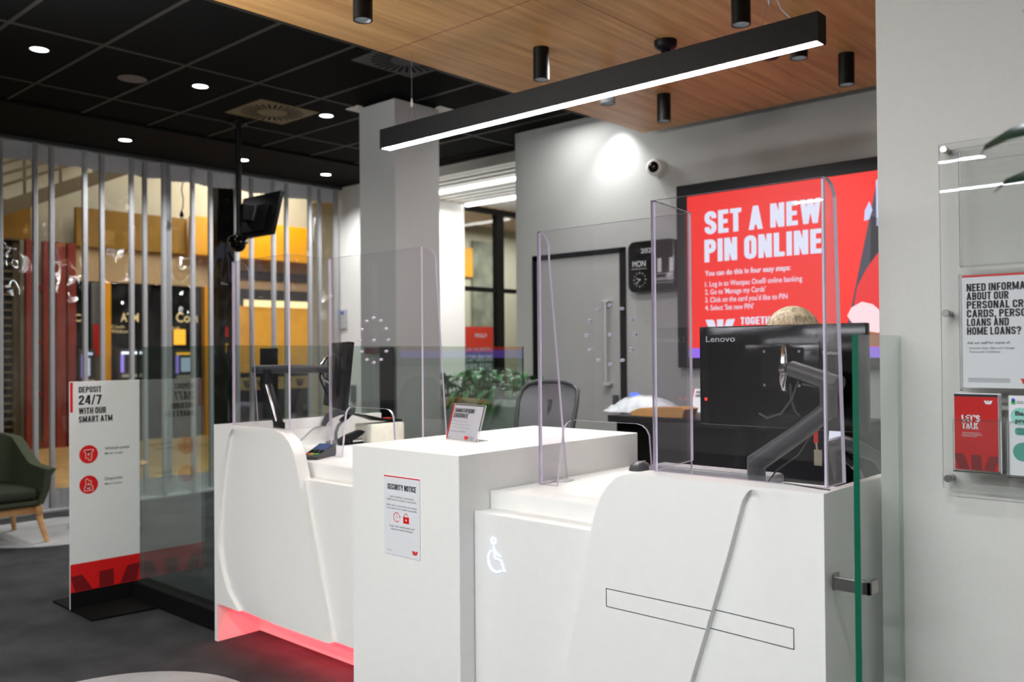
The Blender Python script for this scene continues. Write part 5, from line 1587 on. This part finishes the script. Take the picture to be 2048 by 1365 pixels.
b = MB(); b.box(-3.976, -3.923, 5.696, 5.749, 1.085, 1.112, bev=0.006); obj('cap', b, 'blueled', t)


# ================================================================== OFFICE CHAIRS
def office_chair(loc, face, lab):
    """mesh office chair; backrest turned by 'face' degrees, origin on the floor"""
    t = thing('office_chair', lab, 'chair', loc, 'grey mesh office chairs')
    L_ = Vector(loc)
    ca, sa = math.cos(R(face)), math.sin(R(face))
    T = lambda x, y_, z: L_ + Vector((x * ca - y_ * sa, x * sa + y_ * ca, z))
    # back outline
    prof = [(0.0, 0.60, 0.19), (0.1, 0.64, 0.215), (0.35, 0.78, 0.20), (0.6, 0.94, 0.205), (0.85, 1.12, 0.215), (0.96, 1.20, 0.205), (1.0, 1.235, 0.165)]
    def bow(z): return -0.20 - 0.06 * math.sin((z - 0.6) / 0.64 * math.pi) * -1 - (z - 0.6) * 0.12
    left = [T(-w_, bow(z) + 0.02, z) for q_, z, w_ in prof]; right = [T(w_, bow(z) + 0.02, z) for q_, z, w_ in prof]
    top = [T(x, bow(1.25) + 0.02, 1.252) for x in (-0.10, 0, 0.10)]
    loopp = left + top + right[::-1]
    b = MB(); b.tube(loopp + [left[0]], 0.014, 8); obj('back_frame', b, 'meshdark', t, 60)
    b = MB()
    rows_ = []
    for q_, z, w_ in prof + [(1.0, 1.25, 0.12)]:
        rows_.append([T(-w_ + 2 * w_ * k / 24, bow(z) + 0.02 - 0.035 * (1 - ((k / 12) - 1) ** 2), z) for k in range(25)])
    b.sheet(rows_); obj('backrest_mesh', b, 'chairmesh', t, 60)
    b = MB(); b.tube([T(0, bow(1.1) - 0.03, 1.14), T(0, bow(0.9) - 0.05, 0.9), T(0, -0.27, 0.62), T(0, -0.16, 0.46)], [0.016, 0.022, 0.026, 0.03], 10); obj('spine', b, 'meshdark', t, 60)
    b = MB()
    g_ = []
    for k in range(9):
        y_ = -0.20 + 0.46 * k / 8
        w_ = 0.235 if 0 < k < 8 else 0.20
        g_.append([T(-w_ + 2 * w_ * i / 8, y_, 0.50 - 0.012 * math.sin(math.pi * i / 8) - (0.03 if k == 8 else 0)) for i in range(9)])
    b.sheet(g_); g2 = [[p - Z * 0.045 for p in r_] for r_ in g_]
    b.sheet(g2); b.sheet([g_[0], g2[0]]); b.sheet([g_[-1], g2[-1]]); b.sheet([[r_[0] for r_ in g_], [r_[0] for r_ in g2]]); b.sheet([[r_[-1] for r_ in g_], [r_[-1] for r_ in g2]])
    bmesh.ops.remove_doubles(b.bm, verts=list(b.bm.verts), dist=0.0005)
    obj('seat', b, 'mesh', t, 50)
    for s_ in (-1, 1):
        b = MB(); b.tube([T(s_ * 0.20, -0.05, 0.45), T(s_ * 0.29, -0.05, 0.50), T(s_ * 0.30, -0.06, 0.66)], 0.018, 10); ubox(b, T(s_ * 0.30, 0.0, 0.675), Vector((ca, sa, 0)), Vector((-sa, ca, 0)), Z, 0.085, 0.25, 0.03, 0, 0.012)
        obj('armrest', b, 'meshdark', t, 40)
    b = MB(); b.tube([T(0, 0, 0.45), T(0, 0, 0.08)], [0.035, 0.03], 14); obj('gas_lift', b, 'black', t, 60)
    b = MB()
    for k in range(5):
        a = R(72 * k + 15); b.tube([T(0, 0, 0.10), T(0.30 * math.cos(a), 0.30 * math.sin(a), 0.065)], [0.028, 0.018], 8)
    obj('star_base', b, 'black', t, 60)
    for k in range(5):
        a = R(72 * k + 15)
        b = MB(); c_ = T(0.30 * math.cos(a), 0.30 * math.sin(a), 0.029); b.lathe(c_, [(0, -0.02), (0.028, -0.02), (0.028, 0.02), (0, 0.02)], 16, 0, (-math.sin(a), math.cos(a), 0)); obj('castor', b, 'black', t, 40)
    return t


office_chair((-3.56, 4.04, 0), 188, 'grey mesh office chair behind the white pedestal')
office_chair((-1.42, 4.35, 0), 175, 'grey mesh office chair seen through the green-edged glass at right')

# tablet on the far right
t = thing('tablet', 'small lit white tablet on a stand seen below the right monitor', 'tablet', (-1.705, 4.0, 0))
b = MB(); b.prism([(-1.765, 4.00, 0.99), (-1.625, 4.00, 0.99), (-1.605, 4.05, 1.14), (-1.785, 4.05, 1.14)], (0, 0.012, 0)); obj('body', b, 'ltgrey', t)
b = MB(); b.prism([(-1.755, 3.998, 1.002), (-1.635, 3.998, 1.002), (-1.617, 4.047, 1.134), (-1.773, 4.047, 1.134)], (0, 0.001, 0)); obj('screen', b, 'screen_white', t)
b = MB(); b.tube([(-1.695, 4.04, 1.02), (-1.695, 4.08, 0.6), (-1.695, 4.08, 0.02)], 0.016, 10); b.lathe((-1.695, 4.08, 0), [(0, 0), (0.15, 0), (0.15, 0.012), (0, 0.02)], 24); obj('stand', b, 'midgrey', t, 40)
b = MB(); b.box(-1.04, -0.955, 3.05, 3.145, 0.951, 0.975); b.box(-1.035, -0.96, 3.055, 3.14, 0.976, 0.992)
tag(obj('paper_stack', b, 'cream'), 'small stack of cream papers behind the green glass on the right counter', 'papers')

# slim black post by the column
t = thing('queue_post', 'slim black post before the grey column, with a brown bar for the television reflection', 'post', (-5.30, 4.38, 0))
b = MB(); b.box(-5.365, -5.245, 4.36, 4.41, 0.0, 1.485, bev=0.004); obj('upright', b, 'blackmatt', t)
b = MB(); b.box(-5.565, -5.365, 4.37, 4.40, 1.43, 1.483, bev=0.004); obj('tv_reflection_bar', b, 'tvreflectbrown', t)  # brown bar stands in for the red screen reflected in the glass
# dark upright behind the left counter
b = MB(); b.box(-5.30, -5.17, 3.28, 3.34, 0.0, 1.478, bev=0.004)
tag(obj('kiosk_post', b, 'blackmatt'), 'wide black upright post behind the left monitor arm beyond the glass', 'post')

# ================================================================== PLANTS
pb = thing('potted_plant', 'leafy green plant in a long grey planter behind the tinted glass', 'plant', (-5.6, 5.75, 0))
b = MB(); b.box(-6.35, -4.98, 5.55, 5.93, 0.0, 1.03, bev=0.006); obj('planter', b, 'planter', pb, 40)
b = MB(); b.box(-6.33, -5.0, 5.57, 5.91, 1.03, 1.034); obj('soil', b, 'soil', pb)


def leaf(b, base, tip, wd, droop=0.0, mi=0, n=6, up=Vector((0, 0, 1))):
    base, tip = Vector(base), Vector(tip)
    d = tip - base
    side = d.cross(up)
    if side.length < 1e-4: side = Vector((1, 0, 0))
    side.normalize()
    nrm = side.cross(d).normalized()
    rows_ = []
    for i in range(n + 1):
        q_ = i / n
        c_ = base + d * q_ + Vector((0, 0, -droop * q_ * q_))
        w_ = wd * (math.sin(math.pi * min(1, q_ ** 0.75)) ** 0.8) if 0 < i < n else 0.0015
        rows_.append([c_ - side * w_ + nrm * w_ * 0.35, c_ - side * w_ * 0.5 + nrm * w_ * 0.1, c_, c_ + side * w_ * 0.5 + nrm * w_ * 0.1, c_ + side * w_ + nrm * w_ * 0.35])
    b.sheet(rows_, mi)


rs = random.Random(11)
b = MB(); bs = MB()
for k in range(120):
    x = rs.uniform(-6.25, -5.05); y_ = rs.uniform(5.58, 5.88)
    h = rs.uniform(0.06, 0.26) * (1.0 - 0.25 * abs((x + 5.6) / 0.7))
    a = rs.uniform(0, 6.28); rr = rs.uniform(0.05, 0.16)
    bx = Vector((x, y_, 1.03)); jx = bx + Vector((0.5 * rr * math.cos(a), 0.5 * rr * math.sin(a), h))
    bs.tube([bx, bx + (jx - bx) * 0.6 + Z * 0.02, jx], 0.004, 5)
    tp = jx + Vector((rr * math.cos(a), rr * math.sin(a) - 0.02, rs.uniform(-0.03, 0.05)))
    jx.y = min(jx.y, 5.90); tp.y = min(tp.y, 5.93)
    leaf(b, jx, tp, rs.uniform(0.028, 0.05), 0.05)
for k in range(16):
    x = rs.uniform(-6.1, -5.0); jx = Vector((x, 5.53, rs.uniform(1.0, 1.1)))
    bs.tube([(x, 5.60, 1.03), tuple(jx)], 0.004, 5)
    leaf(b, jx, jx + Vector((rs.uniform(-0.06, 0.06), -0.07, rs.uniform(-0.12, -0.03))), rs.uniform(0.03, 0.045), 0.03)
obj('foliage', b, 'leaf', pb, 60); obj('stems', bs, 'stem', pb, 60)

# dark long-leaved plant reaching in at the right edge
dp = thing('potted_plant', 'tall plant with long dark leaves reaching in at the right frame edge', 'plant', (-0.02, 1.75, 0))
b = MB(); b.lathe((-0.02, 1.75, 0), [(0, 0), (0.15, 0), (0.19, 0.38), (0.17, 0.38), (0.165, 0.34), (0, 0.34)], 28); obj('pot', b, 'dkgrey', dp, 40)
b = MB(); b.tube([(-0.02, 1.75, 0.33), (-0.01, 1.74, 1.0), (-0.03, 1.73, 1.72)], [0.02, 0.018, 0.012], 10); obj('stem', b, 'stem', dp, 60)
b = MB()
def strap(pts, wds):
    rows_ = []
    P3 = [Vector(p) for p in pts]
    for i, p in enumerate(P3):
        d = (P3[min(i + 1, len(P3) - 1)] - P3[max(i - 1, 0)]).normalized()
        sd = (d.cross(Z).normalized() * 0.6 + Z * 0.8).normalized(); nr = sd.cross(d).normalized()
        w_ = wds[i] * 0.75
        rows_.append([p - sd * w_ + nr * w_ * 0.25, p, p + sd * w_ + nr * w_ * 0.25])
    b.sheet(rows_)
strap([(-0.04, 1.72, 1.70), (-0.18, 1.66, 1.80), (-0.30, 1.62, 1.805), (-0.37, 1.60, 1.79), (-0.408, 1.60, 1.775), (-0.418, 1.60, 1.754)], [0.008, 0.026, 0.026, 0.018, 0.010, 0.001])
strap([(-0.04, 1.72, 1.66), (-0.16, 1.66, 1.71), (-0.27, 1.62, 1.725), (-0.34, 1.60, 1.722), (-0.378, 1.60, 1.715), (-0.396, 1.60, 1.700)], [0.008, 0.024, 0.026, 0.018, 0.009, 0.001])
strap([(-0.04, 1.73, 1.72), (-0.16, 1.68, 1.80), (-0.27, 1.64, 1.88), (-0.325, 1.61, 1.95), (-0.350, 1.60, 1.988)], [0.008, 0.022, 0.024, 0.014, 0.002])
strap([(0.0, 1.75, 1.70), (0.12, 1.80, 1.85), (0.26, 1.86, 1.86), (0.36, 1.9, 1.76)], [0.008, 0.026, 0.024, 0.001])
strap([(0.0, 1.72, 1.68), (0.06, 1.58, 1.80), (0.10, 1.42, 1.78), (0.12, 1.32, 1.68)], [0.008, 0.026, 0.024, 0.001])
obj('leaves', b, 'leafdark', dp, 60)

# ================================================================== BROCHURE BOARD ON THE RIGHT WALL
bb = thing('brochure_board', 'clear acrylic display board held off the pale wall by steel studs', 'display board', (-0.36, 2.42, 1.09))
b = MB(); b.prism([(-0.724, 2.418, 1.091), (0.0, 2.418, 1.091), (0.0, 2.418, 1.968), (-0.724, 2.418, 1.968)], (0, 0.005, 0), 0, 1); obj('back_sheet', b, ['acrclear', 'acrclear_edge'], bb)
for x in (-0.709, -0.015):
    for z in (1.957 - 0.005, 1.535, 1.116):
        b = MB(); b.lathe((x, 2.45, z), [(0, 0.045), (0.0085, 0.045), (0.0095, 0.043), (0.0095, 0.0335), (0.007, 0.0335), (0.007, 0.002)], 20, 0, (0, -1, 0)); obj('stud', b, 'steel', bb, 40)
def pocket(x0_, x1_, z0, z1, dep, nm):
    b = MB()
    b.prism([(x0_, 2.418 - dep, z0), (x1_, 2.418 - dep, z0), (x1_, 2.418 - dep, z1), (x0_, 2.418 - dep, z1)], (0, 0.003, 0), 0, 1)
    b.prism([(x0_, 2.418 - dep, z0 - 0.003), (x1_, 2.418 - dep, z0 - 0.003), (x1_, 2.418 - dep, z0), (x0_, 2.418 - dep, z0)], (0, dep, 0), 0, 1)
    for x in (x0_, x1_ - 0.003):
        b.prism([(x, 2.418 - dep + 0.003, z0), (x, 2.418, z0), (x, 2.418, z1), (x, 2.418 - dep + 0.003, z1)], (0.003, 0, 0), 0, 1)
    obj(nm, b, ['acrclear', 'acrclear_edge'], bb)
pocket(-0.673, -0.452, 1.652, 1.940, 0.016, 'upper_pocket')
pocket(-0.675, -0.452, 1.343, 1.630, 0.020, 'poster_pocket')
pocket(-0.684, -0.575, 1.144, 1.272, 0.052, 'leaflet_pocket')
pocket(-0.566, -0.455, 1.138, 1.272, 0.046, 'leaflet_pocket')
# poster
ps = thing('information_poster', 'white poster headed need information in the middle pocket of the board', 'poster', (-0.56, 2.405, 1.347))
b = MB(); b.box(-0.669, -0.459, 2.4035, 2.4045, 1.348, 1.628); obj('sheet', b, 'paper', ps)
f_ = 2.4029
b = MB(); b.box(-0.668, -0.46, f_, 2.4035, 1.6225, 1.6275); obj('header_line', b, 'red', ps)
b = MB()
for k, (s_, wd) in enumerate((('NEED INFORMATION', 0.171), ('ABOUT OUR', 0.094), ('PERSONAL CREDIT', 0.166), ('CARDS, PERSONAL', 0.168), ('LOANS AND', 0.094), ('HOME LOANS?', 0.120))):
    b.heavy(s_, (-0.6585, f_, 1.5872 - 0.0216 * k), X, Z, 0.0190, wd)
obj('heading', b, 'ink', ps)
b = MB()
b.text('Ask our staff for copies of:', (-0.6585, f_, 1.4565), X, Z, 0.0065, 0.096, bold=0.015)
b.text('- Interest rates, fees and charges', (-0.6585, f_, 1.4440), X, Z, 0.0058, 0.106); b.text('- Terms and Conditions.', (-0.6585, f_, 1.4345), X, Z, 0.0058, 0.075)
for k in range(5): b.line((-0.6575, f_, 1.3715 - 0.0023 * k), (-0.5635, f_, 1.3715 - 0.0023 * k), 0.0006, Y)
obj('small_print', b, 'inkgrey', ps)
b = MB(); b.emblem((-0.5415, f_, 1.3585), X, Z, 0.030, 0.0135); obj('emblem', b, 'red', ps)
# red leaflets
lf = thing('leaflet', "red let's talk leaflet in the lower left pocket of the board", 'leaflet', (-0.63, 2.38, 1.135))
b = MB()
for k in range(5): b.box(-0.680 + 0.0006 * k, -0.582 + 0.0006 * k, 2.3705 + 0.004 * k, 2.3735 + 0.004 * k, 1.148, 1.333 + 0.0006 * k)
obj('back_copies', b, 'paper', lf)
b = MB(); b.box(-0.681, -0.583, 2.3698, 2.3705, 1.1475, 1.3335); cov = obj('cover', b, 'redbrochure', lf)
f_ = 2.3692
b = MB(); b.box(-0.681, -0.583, f_, 2.3698, 1.3275, 1.3335); obj('top_band', b, 'ink', cov)
b = MB(); b.heavy("LET'S", (-0.664, f_, 1.2665), X, Z, 0.0160, 0.041); b.heavy('TALK', (-0.6635, f_, 1.2480), X, Z, 0.0160, 0.036)
for k, s_ in enumerate(('Thanks for taking the time', 'and giving us the opportunity', 'to help where we can')): b.text(s_, (-0.664, f_, 1.2375 - 0.0042 * k), X, Z, 0.003, (0.040, 0.046, 0.034)[k])
b.emblem((-0.6135, f_, 1.310), X, Z, 0.019, 0.0085)
obj('print', b, 'paper', cov)
b = MB()
b.face([(-0.681, f_, 1.187), (-0.662, f_, 1.187), (-0.6585, f_, 1.183), (-0.6475, f_, 1.149), (-0.672, f_, 1.149), (-0.681, f_, 1.180)])
b.face([(-0.644, f_, 1.185), (-0.621, f_, 1.185), (-0.620, f_, 1.149), (-0.643, f_, 1.149)])
b.face([(-0.583, f_, 1.184), (-0.602, f_, 1.184), (-0.6055, f_, 1.180), (-0.6155, f_, 1.149), (-0.592, f_, 1.149), (-0.583, f_, 1.175)])
obj('emblem', b, 'dkred', cov)
# second leaflet
lf = thing('leaflet', 'white and mint green leaflet in the lower right pocket of the board', 'leaflet', (-0.51, 2.38, 1.135))
b = MB(); b.box(-0.562, -0.462, 2.3790, 2.3850, 1.1415, 1.332); obj('sheet', b, 'paper', lf)
f_ = 2.3784
def blob(x0_, x1_, z0, z1, nm, r_=0.012):
    b = MB(); pts = []
    for cx_, cz_, a0 in ((x1_ - r_, z1 - r_, 0), (x0_ + r_, z1 - r_, 90), (x0_ + r_, z0 + r_, 180), (x1_ - r_, z0 + r_, 270)):
        pts += [(cx_ + r_ * math.cos(R(a0 + q_)), f_, cz_ + r_ * math.sin(R(a0 + q_))) for q_ in (0, 30, 60, 90)]
    b.face(pts); return obj(nm, b, 'mint' if nm == 'title_bubble' else 'teal', lf)
blob(-0.558, -0.475, 1.262, 1.303, 'title_bubble', 0.018); blob(-0.549, -0.485, 1.238, 1.256, 'note_bubble', 0.006); blob(-0.554, -0.50, 1.176, 1.221, 'speech_bubble', 0.021)
f_ -= 0.0004
b = MB(); b.text('Banking', (-0.548, f_, 1.285), X, Z, 0.0105, 0.058, bold=0.03); b.text('problem?', (-0.548, f_, 1.268), X, Z, 0.0105, 0.062, bold=0.03)
b.text("We're here", (-0.543, f_, 1.2485), X, Z, 0.0045, 0.028); b.text('to help', (-0.543, f_, 1.2415), X, Z, 0.0045, 0.02)
b.line((-0.545, f_, 1.318), (-0.53, f_, 1.318), 0.001, Y); b.line((-0.545, f_, 1.3145), (-0.52, f_, 1.3145), 0.001, Y)
obj('print', b, 'ink', lf)
b = MB(); b.disc((-0.552, f_, 1.3215), 0.0042, X, Z); b2 = obj('mark_upper', b, 'blue', lf)
b = MB(); b.disc((-0.552, f_, 1.3155), 0.0048, X, Z); obj('mark_lower', b, 'greenkey', lf)


# ================================================================== THE TELLER (mostly behind her monitor)
pw = thing('person', 'blonde person in black standing behind the right monitor, only hair and clothes showing', 'person', (-1.605, 3.48, 0))
PO = Vector((-1.605, 3.48, 0))


def skin_body():
    """one continuous figure grown from a joint skeleton; she looks down at the counter"""
    me = bpy.data.meshes.new('body')
    V = [(0, 0, 0.90), (0, 0.01, 1.05), (0, 0.01, 1.20), (0, 0.015, 1.32), (0, -0.005, 1.395), (0, -0.025, 1.45), (0, -0.035, 1.53), (0, -0.035, 1.585)]
    Rr = [(0.15, 0.11), (0.125, 0.095), (0.15, 0.10), (0.13, 0.085), (0.05, 0.05), (0.062, 0.07), (0.078, 0.092), (0.055, 0.065)]
    E_ = [(0, 1), (1, 2), (2, 3), (3, 4), (4, 5), (5, 6), (6, 7)]
    def chain(start, pts, rr):
        p = start
        for q_, r_ in zip(pts, rr):
            V.append(q_); Rr.append((r_, r_)); E_.append((p, len(V) - 1)); p = len(V) - 1
    for s_ in (-1, 1):
        chain(3, [(s_ * 0.16, 0.02, 1.325), (s_ * 0.225, 0.03, 1.17), (s_ * 0.235, 0.02, 1.06), (s_ * 0.22, -0.05, 0.95), (s_ * 0.20, -0.10, 0.86)], [0.055, 0.045, 0.040, 0.034, 0.026])
        chain(0, [(s_ * 0.09, 0.0, 0.82), (s_ * 0.10, 0.0, 0.62), (s_ * 0.10, -0.005, 0.46), (s_ * 0.105, 0.02, 0.28), (s_ * 0.105, 0.03, 0.085), (s_ * 0.11, -0.03, 0.045), (s_ * 0.115, -0.13, 0.03)], [0.088, 0.075, 0.056, 0.052, 0.038, 0.038, 0.032])
    me.from_pydata([tuple(PO + Vector(v)) for v in V], E_, [])
    o = bpy.data.objects.new('tmp_body', me); COL.objects.link(o)
    md = o.modifiers.new('skin', 'SKIN'); md.use_smooth_shade = True
    for i, sv in enumerate(me.skin_vertices[0].data):
        sv.radius = Rr[i]; sv.use_root = (i == 0)
    o.modifiers.new('sub', 'SUBSURF').levels = 2
    dg = bpy.context.evaluated_depsgraph_get()
    res = bpy.data.meshes.new_from_object(o.evaluated_get(dg))
    bpy.data.objects.remove(o)
    return res


bm_ = skin_body()
b = MB(); b.bm.from_mesh(bm_)
for f0 in b.bm.faces:
    z = f0.calc_center_median().z
    f0.material_index = 1 if z < 1.375 else 0
    if z < 0.07: f0.material_index = 2
# nose, ears, eyes, mouth on the same figure
hd = PO + Vector((0, -0.035, 1.50))
b.lathe(hd + Vector((0, -0.088, 0.0)), [(0.016, -0.012), (0.012, 0.008), (0, 0.016)], 10, 0, (0, -1, -0.25))
for s_ in (-1, 1):
    b.ball(hd + Vector((s_ * 0.074, 0.01, 0.005)), (0.012, 0.024, 0.032), 0, 12)
    # hand: palm, four fingers, thumb
    pc = PO + Vector((s_ * 0.195, -0.12, 0.825))
    b.tube([PO + Vector((s_ * 0.20, -0.095, 0.865)), pc, pc + Vector((0, -0.02, -0.035))], [0.024, 0.034, 0.030], 10, 0)
    for k in range(4):
        o_ = pc + Vector((s_ * -0.004, -0.045 + 0.019 * k, -0.035))
        ln = (0.062, 0.074, 0.078, 0.070)[k]
        b.tube([o_, o_ + Vector((0, -0.008, -ln * 0.5)), o_ + Vector((-s_ * 0.006, -0.004, -ln * 0.8)), o_ + Vector((-s_ * 0.014, 0.002, -ln))], [0.0088, 0.0082, 0.0075, 0.006], 8, 0)
    b.tube([pc + Vector((-s_ * 0.012, -0.03, 0.0)), pc + Vector((-s_ * 0.022, -0.05, -0.025)), pc + Vector((-s_ * 0.022, -0.056, -0.058))], [0.011, 0.010, 0.007], 8, 0)
obj('body', b, ['skin', 'cloth', 'black'], pw, 60)
b = MB()
for s_ in (-1, 1): b.ball(hd + Vector((s_ * 0.030, -0.081, 0.022)), (0.012, 0.008, 0.008), 0, 10)
obj('eyes', b, 'wallwhite', pw, 60)
b = MB(); b.box(hd.x - 0.022, hd.x + 0.022, hd.y - 0.088, hd.y - 0.080, hd.z - 0.048, hd.z - 0.038, bev=0.003); obj('mouth', b, 'redbrochure', pw)
# bobbed blonde hair
b = MB()
rows_ = []
hc = PO + Vector((0, -0.022, 1.515))
for i in range(12):
    q_ = i / 11
    th_ = math.pi * 0.5 * min(1, q_ * 1.45)
    row = []
    for k in range(36):
        a = 2 * math.pi * k / 36
        front = max(0, -math.sin(a))
        rr_ = 0.099 + 0.014 * q_ + 0.003 * math.sin(9 * a) + 0.0015 * math.sin(23 * a + 1)
        z = 0.108 * math.cos(th_) if q_ * 1.45 < 1 else -(q_ * 1.45 - 1) * 0.34
        if front > 0.55: z = max(z, 0.012)
        r_ = rr_ * (math.sin(th_) if q_ * 1.45 < 1 else 1.0)
        row.append(hc + Vector((r_ * math.cos(a), r_ * 1.05 * math.sin(a), z)))
    rows_.append(row)
b.sheet(rows_, 0, True)
obj('hair', b, 'hair', pw, 60)
b = MB()
lx, ly = -1.474, 3.368
b.prism([(lx - 0.014, ly, 1.22), (lx + 0.006, ly, 1.22), (lx + 0.010, ly, 1.078), (lx - 0.008, ly, 1.078)], (0, 0.003, 0))
for nx in (-1.655, -1.555):
    b.prism([(nx - 0.009, 3.425, 1.375), (nx + 0.009, 3.425, 1.375), (lx + 0.006, ly, 1.21), (lx - 0.014, ly, 1.21)], (0, 0.003, 0))
ln_ = obj('lanyard', b, 'lanyard', pw)
b = MB(); b.tube([(lx + 0.002, ly, 1.080), (lx + 0.006, ly, 1.050)], 0.004, 8); b.box(lx - 0.008, lx + 0.024, ly, ly + 0.004, 0.990, 1.052, bev=0.001); obj('badge', b, 'badge', ln_)
